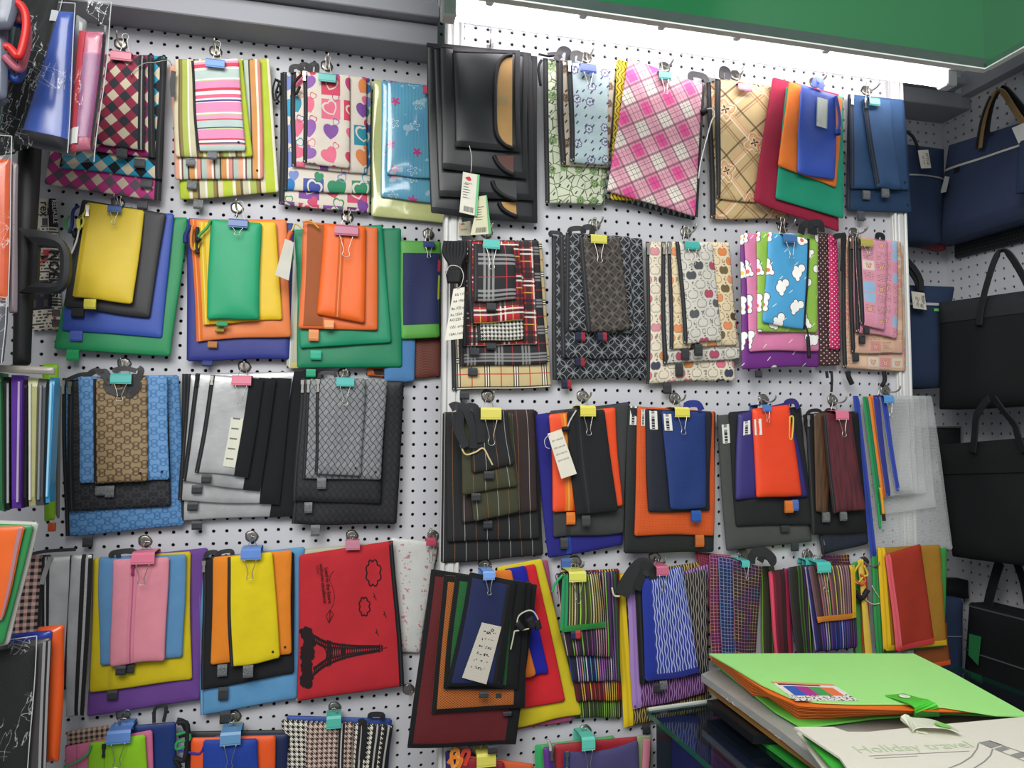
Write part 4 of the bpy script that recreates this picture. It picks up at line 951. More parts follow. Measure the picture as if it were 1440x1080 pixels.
bunch('c8', YR, 0.02, (215, 108), (256, 160, 80, 46, '3f6c9c', 'blue', 2.0), G, 'the white animal print pouches', [
 (polka('brown', '452a2c', 'd8c8c0'), '385,132 458,140 508,808 392,806', 'dark brown pouch with white dots', dict()),
 (polka('red', 'b8205a', 'ecd8dc', 0.0105), '448,140 492,150 508,722 455,726', 'narrow hot pink pouch with white dots', dict()),
 (blobs('purple', '6a2a7c', spot='d8c84a'), '4,146 388,150 400,812 10,822', 'purple pouch with white animals, lowest of its bunch', dict(tab=(95, 850, 36, 36, 'k'), extra=cordset('c8', ('465,835 468,880 465,940', 13), ('440,835 445,870', 16)))),
 (blobs('pink', 'd07aa2'), '22,136 388,146 400,730 50,736', 'pink pouch with white animals behind the lime one', {}),
 (blobs('lime', '8cb84a'), '86,130 396,146 392,640 90,636', 'lime green pouch with white animals behind the blue one', {}),
 (blobs('blue', '4a9ccc'), '145,130 352,166 332,626 118,590', 'sky blue pouch with white animals, front of its bunch', dict(z='R', zw=0.006, extra=both(loops('c8', ('310,140 325,95 370,100 375,145', 40), ('360,140 365,90 410,88 415,130', 38)), cordset('c8', ('332,600 345,640 350,700 345,760', 9), ('346,660 352,770', 20)))))])
G = 'pink patchwork print pouches on one hook'
PT1 = patches('peach', 'cfa98e', ['c9a08c', 'd8b89c', 'c98c8c', 'cfc4b4'])
PT2 = patches('pink', 'd493a4', ['d28aa2', '8fb4d2', 'd9c9c2', 'cf8fa8'])
bunch('c8', YR, 0.018, (575, 136), (645, 182, 72, 40, 'a9a050', 'olive', 1.3), G, 'the patchwork print pouches', [
 (PT1, '508,152 830,190 838,836 520,820', 'largest peach patchwork print pouch, lowest of its bunch', dict(z='L', zw=0.009, pull=(METAL, 0.022), extra=cordset('c8', ('545,835 555,870 570,900', 26), ('730,835 735,880 720,910', 22)))),
 (PT1, '546,150 816,180 828,746 560,742', 'peach patchwork print pouch, second lowest of its bunch', dict(z='L', zw=0.009, tab=(586, 765, 32, 44, 'k'), pull=(METAL, 0.022), uv0=(0.015, 0.01))),
 (PT2, '575,150 802,180 796,668 584,636', 'pink and blue patchwork print pouch behind the front one', dict(z='L', zw=0.009, tab=(618, 676, 32, 44, 'k'), pull=(METAL, 0.022))),
 (PT2, '586,158 745,176 738,630 606,598', 'narrow pink patchwork print pouch, front of its bunch', dict(z='L', zw=0.010, tab=(640, 630, 30, 40, 'k'), pull=(METAL, 0.02), uv0=(0.02, 0.0), extra=loops('c8', ('480,160 490,152 520,150 530,160 520,330', 28), ('695,165 700,145 725,150 725,170', 26))))])
# ---- unit row 3
G = 'pinstriped zip pouches on one hook'
PB = pins('black', '1f2022', [(0.1, 0.0009, 'a9a9a4', 0), (0.6, 0.0011, '96602f', 1)])
PO = pins('olive', '3b3c2a', [(0.2, 0.0009, 'a9a9a4', 0), (0.7, 0.0011, '96602f', 1)], 0.042)
PBR = pins('brown', '2f2423', [(0.1, 0.0009, 'b0a8a2', 0), (0.6, 0.0011, '96602f', 1)])
ribs = loops('c10', ('985,265 1010,255 1035,275 1030,370 1060,465', 44), ('1030,270 1055,260 1085,330 1100,400 1100,470', 42), ('1065,270 1090,260 1125,300 1140,440', 42), ('1000,300 1020,380 1060,460', 40), ('1090,270 1110,262 1140,330 1145,400', 36))
bunch('c10', YR, 0.016, (1172, 205), (1190, 292, 106, 58, 'cfc65e', 'yellow', 2.3), G, 'the pinstriped pouches', [
 (PB, '945,286 1422,278 1456,1012 935,1050', 'largest black pinstriped pouch, nearest the board', dict(tab=(1052, 966, 46, 42, 'k'))),
 (PB, '960,286 1412,272 1432,924 965,945', 'black pinstriped pouch, second from the board', dict(tab=(1120, 876, 48, 44, 'k'), uv0=(0.013, 0))),
 (PBR, '1035,276 1402,272 1428,786 1045,850', 'dark brown pinstriped pouch showing at the right', dict(tab=(1172, 856, 46, 42, 'k'))),
 (PO, '1050,300 1300,290 1332,790 1100,842', 'olive pinstriped pouch, lower of the two', dict()),
 (PO, '1035,300 1270,290 1322,660 1045,706', 'olive pinstriped pouch, upper of the two', dict(tab=(1112, 717, 46, 42, 'k'), uv0=(0.01, 0))),
 (PB, '1080,266 1272,280 1308,552 1090,596', 'small black pinstriped pouch under the yellow clip', dict(tab=(1178, 606, 50, 42, 'k'), uv0=(0.02, 0), extra=both(ribs, cordset('c10', ('1035,450 1060,500 1110,490 1150,470 1180,520 1198,555', 9, plain('c9b98a'))))))], step=0.0092)
G = 'zip pouches on the black front pouch hook'
bunch('c11', YR, 0.018, (356, 98), (385, 171, 82, 52, 'd2c852', 'yellow', 1.9), G, 'the black, orange, grey and blue pouches', [
 (canvas('28287c'), '105,192 590,126 560,850 185,920', 'dark blue pouch hanging lowest behind a grey one', dict(tab=(272, 946, 50, 56, '3f5f9c'), z=0.27, zc=('24409c', '24409c'), zw=0.012)),
 (canvas('3d3f3f'), '190,172 592,130 562,790 210,815', 'charcoal grey pouch between blue and orange ones', dict(tab=(263, 842, 40, 56, '3c3e40'), z=0.2, zc=('2a2b2c', '2a2b2c'), zw=0.010)),
 (nylon('e24a1c'), '188,190 520,154 557,656 210,690', 'vivid orange pouch with light orange zipper behind black one', dict(tab=(296, 716, 46, 62, 'd9762c'), z=0.22, zc=('d9731c', 'e8a04a'), zw=0.015)),
 (canvas('1f2123'), '275,176 466,164 536,680 318,700', 'black pouch with lengthwise zipper, front under the yellow clip', dict(tab=(373, 730, 44, 56, '3c3e40'), z=0.3, zc=('15171a', '2a2c30'), zw=0.016, extra=cordset('c11', ('325,170 295,220 280,260', 8, plain('b9b9b4')), ('255,265 285,262', 26))))])
G = 'ripstop zip pouches on one hook'
def sticker(*Q):
    """white barcode stickers on the pouch"""
    def f(S, r):
        mt = mat('barcode', lambda u, v: mix(gt(rnd(fl(v*34.0), 0.0, 3), 0.5)*lt(ab(u-0.45), 0.2), 'd9d9d4', '2c2c2e'), rough=0.5, bump=0)
        for u0, u1, v0, v1 in Q:
            P = np.array([S.at(u0, v0, 0.0012), S.at(u1, v0, 0.0012), S.at(u1, v1, 0.0012), S.at(u0, v1, 0.0012)])
            mesh('barcode_sticker', P, [(0, 3, 2, 1)], mt, r, [(0, 0), (1, 0), (1, 1), (0, 1)])
    return f
bunch('c11', YR, 0.030, (822, 108), (862, 177, 80, 48, 'd2c852', 'yellow', 1.9), G, 'the blue, navy, orange and black ripstop pouches', [
 (ripstop('232526', '0e0f10'), '588,146 1030,176 1020,886 562,892', 'black ripstop pouch hanging lowest behind the orange one', dict(extra=sticker((0.02, 0.095, 0.0, 0.13)))),
 (ripstop('cf5520', '9c3c14'), '635,150 1026,176 1021,800 618,802', 'orange ripstop pouch between black and navy ones', dict(tab=(948, 830, 46, 62, 'b8622c'), extra=sticker((0.045, 0.09, 0.02, 0.15)))),
 (ripstop('1f2230', '0f1018'), '670,160 1008,176 1000,680 690,686', 'dark navy ripstop pouch right behind the blue one', dict(extra=sticker((0.05, 0.165, 0.02, 0.2)))),
 (ripstop('1c3674', '12234e'), '755,172 980,176 982,665 800,672', 'blue ripstop pouch under yellow clip, front of its bunch', dict(tab=(930, 706, 52, 60, '24509c'), extra=both(sticker((0.03, 0.2, 0.03, 0.2)), loops('c11', ('880,170 890,140 940,138 960,170', 36, nylon('23307c')))))) ])
G = 'rounded pouches on the red-orange pouch hook'
bunch('c11', YR, 0.018, (1270, 114), (1290, 156, 48, 32, '4a74b8', 'blue', 1.9), G, 'the red-orange and purple pouches', [
 (canvas('4a4c4b'), '1032,196 c12:308,152 c12:365,832 1086,882', 'grey canvas pouch hanging lowest behind the black one', dict(tab=(1430, 860, 40, 46, 'k'), T=0.007, extra=sticker((0.035, 0.12, 0.07, 0.21)))),
 (canvas('242628'), '1092,178 c12:308,150 c12:366,748 1135,756', 'black canvas pouch between grey and purple ones', dict(tab=(1380, 770, 46, 36, 'k'), T=0.007)),
 (nylon('2f276c'), '1140,188 c12:250,126 c12:348,604 1128,622', 'dark purple pouch with rounded bottom behind the red-orange one', dict(T=0.008, extra=both(sticker((0.08, 0.2, 0.1, 0.26)), loops('c11', ('1385,170 1390,130 1430,125 1450,160', 28, nylon('2f276c')))))),
 (nylon('e2421c'), 'c12:62,162 c12:250,140 c12:314,602 c12:84,612', 'red-orange pouch with white sticker, front of its bunch', dict(T=0.009, amp=0.003, tab=[(1400, 657, 46, 62, 'c9702c'), (1432, 650, 34, 56, '4a66a8')], extra=both(sticker((0.02, 0.17, 0.12, 0.3)), cordset('c12', ('255,200 250,300 265,310 272,210 258,200', 9, plain('d2b84a'))))))])
G = 'dark striped zip pouches on one hook'
def dimstripes(key, a, b): return mat('dim_'+key, lambda u, v: mix(noise(u*14.0, v*1.4, 12.0, 2.0)*1.4-0.25, a, b), rough=0.4, spec=0.5, bump=0.2)
bunch('c12', YR, 0.020, (468, 118), (520, 193, 74, 44, 'd2718c', 'pink', 2.0), G, 'the maroon striped pouches', [
 (dimstripes('navy', '141820', '1f2a3c'), '318,190 600,172 652,842 420,902', 'black-blue striped pouch hanging lowest', dict(tab=(440, 830, 46, 62, 's'), pull=(METAL, 0.02), z='L', zw=0.006)),
 (canvas('1b1c1e'), '332,186 602,180 642,790 366,802', 'black pouch behind the brown and maroon striped ones', dict(pull=(METAL, 0.02), z='L', zw=0.006, extra=loops('c12', ('340,190 360,172 400,170 420,190', 18), ('430,190 445,168 480,172 490,195', 18)))),
 (dimstripes('brown', '2e2018', '6a4a2c'), '374,182 475,180 448,690 386,686', 'narrow brown striped pouch left of the maroon one', dict(tab=(436, 710, 40, 52, 's'))),
 (dimstripes('maroon', '35161f', '6e2c34'), '418,190 562,180 636,670 470,690', 'maroon striped pouch under pink clip, front of its bunch', dict(tab=(524, 706, 36, 46, 's'), z='L', zw=0.006))])
def clearnet(c='d2d6d6', al=0.30):
    def a(u, v):
        k = mx(lt(fr(u/0.003), 0.3), lt(fr(v/0.003), 0.3)); return 0.08+k*al
    return mat('clearnet_%s_%s' % (c, al), lambda u, v: hx(c), rough=0.4, spec=0.5, alpha=a, bump=0.1)
G = 'clear mesh zip pouches on one hook'
CN = clearnet()
zb, zg, zo = ('2a3f9c', '22307c'), ('1f8a50', '176a3c'), ('dd7a2c', 'b85e1c')
bunch('c12', YR, 0.022, (735, 66), (756, 111, 58, 38, '4f8cc4', 'blue', 2.0), G, 'the clear mesh pouches', [
 (CN, '572,96 972,96 1080,872 662,916', 'largest clear mesh pouch with blue zipper', dict(z='L', zc=zb, zw=0.0125)),
 (CN, '620,100 940,96 996,662 700,700', 'clear mesh pouch with green zipper', dict(z='L', zc=zg, zw=0.011, extra=cordset('c12', ('700,640 706,700 712,768', 13, plain('1f9a50'))))),
 (CN, '648,96 905,96 946,592 718,612', 'clear mesh pouch with orange zipper', dict(z='L', zc=zo, zw=0.011, extra=cordset('c12', ('712,560 722,630 728,694', 15, plain('dd962c')), ('728,694 732,728', 18)))),
 (CN, '672,96 880,96 900,585 738,605', 'clear mesh pouch with dark blue zipper behind the front one', dict(z='L', zc=('2c2f7c', '22307c'), zw=0.011)),
 (CN, '708,96 850,96 880,576 790,578', 'smallest clear mesh pouch with blue zipper, front of its bunch', dict(z='L', zc=zb, zw=0.009))])
# ---- unit row 4
G = 'black-bordered mesh pouches on one hook'
BORD = canvas('17181a')
def border(w=0.008, right=0.022):
    def f(S, r):
        a, b = w/S.w, w/S.h
        S.strip('border', 0, a, 0, 1, BORD, r, 0.0012); S.strip('border', 1-right/S.w, 1.0, 0, 1, BORD, r, 0.0012)
        S.strip('border', 0, 1, 0, b*1.2, BORD, r, 0.0011, across='v'); S.strip('border', 0, 1, 1-b, 1, BORD, r, 0.0011, across='v')
    return f
FN = lambda c: net(c, '14100e', 0.0056, 0.7)
G2 = 'coloured mesh pouches right of the black-bordered ones'
for i, (mt_, q, lb) in enumerate([
 (canvas('9a4a6a'), '1150,160 1340,120 c15:280,860 c15:20,905', 'dusky pink pouch edge below the yellow mesh one'),
 (net('cfbe24', '9c8c14', 0.0036, 0.4), '1110,155 1312,116 c15:322,832 c15:20,892', 'large yellow mesh pouch hanging askew'),
 (canvas('c9262e'), '1150,170 1285,140 1424,772 1205,810', 'red pouch between yellow and blue ones'),
 (canvas('1f2296'), '1140,165 1240,148 1346,640 1270,660', 'deep blue pouch behind the black-bordered ones'),
 (canvas('d2752a'), '1100,172 1172,168 1286,652 1200,672', 'orange pouch strip beside the deep blue one')]):
    pouch('c14', mt_, q, YR-0.012-0.0072*i, lb, G2, T=0.003, amp=0.0012)
def card_in(S, r):
    P = [PY(*cv('c14', x, y), S.Y-0.0085) for x, y in ((1040, 410), (1130, 430), (1060, 695), (948, 664))]
    def f(u, v): return mix(lt(mx(ab(u-0.5), 0.0), 0.3)*gt(rnd(fl(u*26.0), fl(v*34.0), 2), 0.66)*lt(fr(v*8.0), 0.35)*lt(v, 0.85)*gt(v, 0.12), mix(lt(fr(u*22.0+v*22.0), 0.35)*0.6, 'cfcabb', '3a3a3c'), '2a2a30')
    mesh('white_card', P, [(0, 3, 2, 1)], mat('dotted_card', f, rough=0.6, bump=0), r, [(0, 0), (1, 0), (1, 1), (0, 1)])
    P2 = tube([PY(*cv('c14', 1088+7*math.cos(k), 446+7*math.sin(k)), S.Y-0.0090) for k in (0, 1.6, 3.1, 4.7)], 0.0008, 5, True); mesh('card_hole', P2[0], P2[1], INK, r)
bunch('c14', YR, 0.056, (1052, 145), (1072, 194, 54, 36, '6f98d6', 'light blue', 1.9), G, 'the black-bordered mesh pouches', [
 (FN('6a1a20'), '805,164 1292,236 1196,970 698,986', 'largest maroon mesh pouch with black border, lowest', dict(tab=(1088, 994, 44, 38, 'k'), extra=border())),
 (FN('b8662a'), '862,192 1262,226 1236,800 806,828', 'orange-brown mesh pouch with black border', dict(tab=[(1155, 830, 40, 20, 'k'), (1122, 744, 40, 34, 'k')], extra=border())),
 (FN('1f6a34'), '915,188 1240,222 1200,716 860,716', 'green mesh pouch with black border', dict(extra=border())),
 (FN('1c2a5c'), '985,178 1196,220 1130,708 880,698', 'navy mesh pouch with a white card inside, front of its bunch', dict(tab=(1048, 742, 42, 26, 'k'), z='R', zw=0.018, extra=both(border(0.006, 0.012), card_in,
   cordset('c14', ('1200,430 1210,380 1255,355 1285,370 1300,420 1250,440 1190,450', 7, plain('b9b5a4')), ('1190,450 1180,500 1172,535', 7, plain('b9b5a4')), ('1200,410 1225,440', 34), ('1255,390 1275,430', 44), ('1290,400 1300,440', 34)))))])
G = 'striped mesh pouches in a stepped bunch'
LN = linenet
bunch('c15', YR, 0.014, (290, 130), (302, 199, 82, 44, 'cfd05e', 'yellow-green', 2.2), G, 'the striped mesh pouches', [
 (LN('moss', '33401c', ['4f7a2c', '8ab84a', '6a4a3a', 'a8c45a', '3a5a2a']), '215,180 492,165 505,846 285,852', 'moss green striped mesh pouch, lowest step of its bunch', {}),
 (LN('red', '6a1a1c', ['c9452c', 'd9b84a', '8a2a3a', 'b8342c', '4a1a3a']), '215,178 490,162 502,766 298,776', 'dark red striped mesh pouch above the moss green one', dict(tab=[(320, 716, 44, 40, '4a2030')])),
 (LN('navy', '1a2250', ['5fa8c8', 'a86ab0', 'e0d8e8', '6ac49a', '2f4a9c', 'd2a878']), '200,185 480,172 498,676 276,686', 'navy striped mesh pouch, third step from the front', dict(z='R', zc=('2a3a2e', '3f5f4a'), zw=0.01)),
 (LN('plum', '2c1c2a', ['8a4a8a', 'c48a9c', '7ac43a', '3a1c3a', 'e0c8b8', '4a3a6a']), '200,188 450,178 462,566 255,566', 'plum striped mesh pouch directly below the front green one', dict(z='R', zc=('3a2a4a', '5a3a6a'), zw=0.008)),
 (LN('green', '4a4a2e', ['8ab83a', 'b8a46a', '9ad84a', '6a5a3c', 'c89a7a', 'd8d0a0']), '232,190 410,186 430,432 220,456', 'small green striped mesh pouch under a yellow-green clip', dict(z='L', zc=('1f8a54', '1a6a40'), zw=0.012, hem=plain('2f8a3c'), tab=[(282, 470, 26, 40, '23284a'), (302, 466, 24, 40, 'a8343c')], extra=cordset('c15', ('235,190 200,230 185,270', 12, plain('2a9a5a')))))])
G = 'ribbed mesh pouches on one hook'
bunch('c15', YR, 0.014, (655, 112), (693, 172, 60, 40, 'b8607c', 'mauve', 1.9), G, 'the ribbed mesh pouches', [
 (ribnet('tan', '3c3424', 'b8a05a'), '470,192 902,125 905,812 512,892', 'tan ribbed mesh pouch with yellow zipper, lowest', dict(z='L', zc=('d9bc1c', 'c0a414'), zw=0.02, tab=(618, 902, 36, 44, 'k'))),
 (ribnet('purple', '55285c', 'b08ac0'), '525,255 906,140 888,738 558,812', 'purple ribbed mesh pouch with lilac edge', dict(z='L', zc=('9a7cb8', '8a6aa8'), zw=0.018)),
 (ribnet('black', '18181a', '8f8a84'), '565,242 892,165 905,640 588,690', 'black ribbed mesh pouch behind the blue one', dict(z='L', zc=('141416', '2a2a2c'), zw=0.015, T=0.003, amp=0.001)),
 (ribnet('blue', '2a3a8c', 'b4bce0'), '598,204 785,150 858,642 610,684', 'blue ribbed mesh pouch under mauve clip, front of its bunch', dict(z='L', zc=('1c2f8c', '1c2f8c'), zw=0.020, hem=plain('2a3488'), tab=[(668, 712, 38, 44, 'k'), (695, 700, 36, 42, 's')], T=0.004,
   extra=both(loops('c15', ('640,165 600,150 560,185 520,250 503,285', 78, plain('2b2c2e', rough=0.5)), ('655,185 615,170 590,215 575,262', 40, plain('232426', rough=0.5)), ('590,140 640,160 650,210', 40)), cordset('c15', ('460,250 470,285 495,290', 9, plain('c9c4b0')))))) ], step=0.0108)
G = 'grid mesh pouches tucked behind the ribbed ones'
bunch('c15', YR, 0.014, (1060, 96), (1076, 140, 40, 28, '4fb0aa', 'teal', 2.0), G, 'the grid mesh pouches', [
 (gridnet('red', '7a1a34', ['d9884a', 'd2506a', 'b04a6a', 'c9a04a']), '840,85 1010,100 1020,560 880,300', 'red grid mesh pouch corner at the top left of its bunch', {}),
 (gridnet('purple', '6a2458', ['d28a5a', 'c46ab0', 'd9a04a']), '904,96 1010,106 1030,600 920,600', 'purple and orange grid mesh pouch', {}),
 (gridnet('blue', '1c2a66', ['8a9ad8', 'c09ac8', '6a9ac8', 'a0a0d0']), '948,108 1080,130 1060,610 968,610', 'blue and white grid mesh pouch', {}),
 (gridnet('black', '2a2228', ['d2a05a', '5a90c0', 'a05aa0', 'c09a6a', '6a9a7a']), '1012,122 1150,152 1116,620 1030,620', 'black grid mesh pouch with rainbow lines under teal clip', dict(amp=0.004, extra=loops('c15', ('1100,140 1110,95 1160,85 1200,120 1185,140', 44, plain('2a2b2d', rough=0.4)), ('1140,130 1160,100 1205,125', 36, plain('232426', rough=0.4)))))])
G = 'rainbow striped mesh pouches on one hook'
bunch('c16', YR, 0.012, (440, 98), (520, 156, 72, 44, '4fb8b0', 'turquoise', 2.0), G, 'the rainbow striped mesh pouches', [
 (LN('rbow1', '3a3a20', ['c4cc3a', '4a6a2c', '8a8a3c', '7ab83a'], 0.0062), '228,152 290,150 310,600 240,600', 'olive and lime striped mesh pouch at the left of its bunch', {}),
 (LN('rbow2', '7a1c34', ['b82a54', '9a2040', 'd05a5a'], 0.011, 0.7), '260,175 360,160 380,600 298,600', 'crimson striped mesh pouch beside the olive one', dict(z='L', zc=('c93a5c', 'd85a74'), zw=0.006)),
 (LN('rbow3', '2a2e20', ['d9b03a', '3a6a2c', '8ac83a', '4a2a5a'], 0.0062), '350,158 450,140 470,600 395,600', 'dark striped mesh pouch with yellow and green lines', {}),
 (LN('rbow4', '2a2a70', ['3a5ab0', '6a3a80', 'b8d07a', '2a3a8c', 'a8a0d0'], 0.0058), '430,150 658,145 672,525 480,546', 'violet and blue striped mesh pouch below the front one', {}),
 (LN('rbow5', '6a4a50', ['c4cc4a', '9a7a8a', 'b86a6a', '8ac84a', '7a5a6a', 'd0a08a'], 0.0056), '445,150 656,146 666,386 490,412', 'small pink and lime striped mesh pouch under turquoise clip', dict(amp=0.003, z='R', zc=('d9b02c', 'c9a020'), zw=0.012, hem=plain('c9822c')))])
clip('c16', 462, 132, 60, 22, '4fb8b0', YR-0.026, YR-0.012, 'half hidden behind the turquoise one', None, colname='teal', hl=0, hang=False)
pouch('c16', gridnet('plaidred', '5a1c2c', ['b83a4a', '3a3a7a', 'c9a05a']), '500,105 635,95 640,150 520,150', YR-0.010, 'red tartan mesh pouch corner above the rainbow striped ones', G, T=0.002, amp=0.001)
G = 'single colour fine mesh pouches on one hook'
def sheer(c, al): return mat('sheer_'+c, lambda u, v: mix(lt(fr(u/0.0021), 0.4)*0.35, c, '1a1410'), rough=0.6, alpha=al, bump=0.1)
bunch('c16', YR, 0.016, (700, 130), None, G, 'the fine mesh pouches', [
 (sheer('8a4a1e', 0.95), '940,400 1082,410 1098,600 930,640', 'brown mesh pouch showing below the red and yellow ones', dict(hem=plain('d2541c'))),
 (sheer('3f9a48', 0.9), '735,108 1086,64 1070,520 760,560', 'green mesh pouch with green zipper behind yellow and red ones', dict(z='L', zc=('2f8f4a', '24703a'), zw=0.012)),
 (sheer('a87a24', 0.95), '765,66 1052,52 1082,512 790,542', 'yellow-brown mesh pouch with yellow zipper', dict(z='L', zc=('dcb41c', 'c49c10'), zw=0.016, hem=plain('d9b01c'))),
 (sheer('a3301c', 0.97), '800,100 962,48 1026,502 850,546', 'rust red mesh pouch with coral zipper, front of its bunch', dict(z='L', zc=('d25a64', 'c84a54'), zw=0.012, hem=plain('c93a3c')))])
for i, (c, q, lb) in enumerate([('4a9a4a', '648,135 690,125 725,600 665,600', 'green zip pouch edge left of the red mesh pouch'), ('b04a1c', '680,150 712,140 738,600 700,600', 'rust zip pouch edge left of the red mesh pouch'), ('d9b84a', '672,122 700,118 745,600 716,600', 'straw yellow zip pouch edge left of the red mesh pouch')]):
    pouch('c16', nylon(c), q, YR-0.012-0.0075*i, lb, G, T=0.003, amp=0.001, extra=cordset('c16', ('690,130 660,180 670,230 700,200 720,190 705,150', 9, plain('c9b83a')), ('660,210 690,235 710,215 690,190', 12, plain('c9543a')), ('665,270 690,300 720,260', 26), ('690,280 740,325 800,315 835,305', 6, plain('b9b9aa')), ('740,240 770,290 800,315', 5, plain('b9b9aa'))) if i == 2 else None)
# ---- unit row 5
G = 'pouches at the bottom of the middle unit'
bunch('c14', YR, 0.016, None, (1060, 1045, 90, 56, 'd0c858', 'yellow', 0), G, 'the pouches with ribbon ties', [
 (nylon('2a2a70'), '870,1000 1010,1010 1010,1250 880,1250', 'dark blue pouch under orange ribbons', {}),
 (nylon('c9582c'), '960,1020 1280,1060 1300,1250 960,1250', 'orange pouch with ribbons below the black-bordered mesh ones', {}),
 (nylon('8a1f2c'), '930,1030 1140,1050 1150,1250 930,1250', 'dark red pouch gathered under a yellow clip', dict(extra=loops('c14', ('905,1080 900,1010 930,1000 925,1070', 16, plain('dd8a2c')), ('885,1060 910,1030 945,1040 930,1080', 18, plain('d9762c')), ('945,1030 960,1000 980,1010 960,1070', 18, plain('c9402c')), ('920,1010 940,1045 905,1080', 14, plain('e0a04a')))))])
bunch('c15', YR, 0.014, (335, 906), (352, 968, 64, 56, '5fc0ac', 'mint', 1.6), G, 'the purple-grey pouch', [
 (nylon('4f9a5c'), '105,975 470,930 480,1250 120,1250', 'green pouch edge at the left of the purple-grey one', dict(z='L', zc=('2fa05a', '2fa05a'), zw=0.012)),
 (nylon('9a2430'), '195,970 580,934 590,1250 200,1250', 'dark red pouch behind the purple-grey one', {}),
 (nylon('5a2f80'), '145,985 190,980 200,1250 150,1250', 'violet zip pouch edge beside the green one', dict(pull=(METAL, 0.02), z='R', zc=('4a2a7c', '4a2a7c'), extra=cordset('c15', ('165,950 175,975 178,1000', 16, plain('b0b0a8'))))),
 (canvas('4a4670'), '238,1000 578,950 590,1250 240,1250', 'purple-grey canvas pouch under mint clip at the bottom', dict(z='L', zc=('1f2f6a', '8a8a90'), zw=0.012, pull=(METAL, 0.022), sag=0.01))])
pouch('c15', nylon('8f9f7a'), '575,930 640,930 630,1250 570,1250', YR-0.03, 'pale green pouch edge beside the glass counter', G, T=0.003, amp=0.001)
pouch('c15', nylon('cf7f92'), '606,945 636,945 620,1250 590,1250', YR-0.04, 'pale pink pouch edge beside the glass counter', G, T=0.003, amp=0.001)
# ================================================================== black organisers with tan pockets
LEATH = plain('1b1e22', rough=0.42, spec=0.45, weave=260.0, bump=0.15, vary=0.06)
def organiser(D, tan, dot=False):
    def f(S, r):
        bm_ = plain('121417', rough=0.6, bump=0.1)
        S.strip('binding', 0, 1, -0.002, 0.008/S.h, bm_, r, 0.0016, across='v'); S.strip('binding', 0, 1, 1-0.011/S.h, 1.001, bm_, r, 0.0016, across='v')
        S.strip('binding', 1-0.010/S.w, 1.001, 0, 1, bm_, r, 0.0018)
        P = [PY(*cv('c2', *[float(k) for k in p.split(',')]), S.Y-0.0085) for p in D.split()]
        mesh('tan_pocket', P, [tuple(range(len(P)))[::-1]], tan, r)
        v, f_ = tube(smoothline(P[1:], 4), 0.0042, 6); mesh('pocket_rim', v, f_, bm_, r, smooth=True)
        if dot:
            c = PY(*cv('c2', 1250, 402), S.Y-0.0092); Q = [c+np.array([0.011*math.cos(k*0.6), 0, 0.011*math.sin(k*0.6)*(0.5+0.5*(k % 2))]) for k in range(10)]
            mesh('snap_tab', Q, [tuple(range(10))[::-1]], film('b9a078', 0.8), r)
    return f
TAN = plain('b08850', rough=0.6, weave=500.0, bump=0.3); BRN = plain('5a3a34', rough=0.6, bump=0.2); GREYP = plain('3a3a3c', rough=0.6, bump=0.2)
G = 'black organiser cases on one hook'
bunch('c2', YR, 0.022, None, None, G, 'the black organisers', [
 (LEATH, '860,112 1420,182 1422,1026 885,972', 'largest black organiser case, tan pocket at its lowest corner', dict(cat='organiser case', name='organiser_case', body='case_body', extra=organiser('1316,916 1230,914 1246,945 1275,968 1320,988', TAN))),
 (LEATH, '898,122 1392,166 1406,908 925,886', 'black organiser case with dark grey pocket, second from the board', dict(cat='organiser case', name='organiser_case', body='case_body', extra=organiser('1318,808 1196,808 1215,850 1262,885 1320,906', GREYP))),
 (LEATH, '934,116 1372,162 1372,800 940,746', 'black organiser case with brownish pocket, right behind the smallest', dict(cat='organiser case', name='organiser_case', body='case_body', extra=organiser('1304,680 1205,680 1222,715 1258,752 1304,776', BRN))),
 (LEATH, '998,138 1332,150 1338,662 1010,636', 'smallest black organiser case with tall tan pocket, front of its bunch', dict(cat='organiser case', name='organiser_case', body='case_body', extra=organiser('1297,640 1297,170 1262,178 1228,215 1213,300 1210,420 1213,540 1230,592 1262,626 1300,642', TAN, True)))], step=0.0105)
c = PY(*cv('c2', 1185, 150), YR); v, f = tube([PY(*cv('c2', 1190, 40), YR-0.07), PY(*cv('c2', 1188, 100), YR-0.072), PY(*cv('c2', 1186, 130), YR-0.06), c+np.array([0, -0.03, 0.0]), c], 0.0016, 6)
h = empty('peg_hook', c, 'bare bent wire hook holding the black organisers', 'hook', 'pegboard hooks'); mesh('prong', v, f, METAL, h, smooth=True)
v, f = box(c[0]-0.007, c[0]+0.007, -0.0012, 0.0, c[2]-0.012, c[2]+0.012); mesh('mounting_plate', v, f, METAL, h)
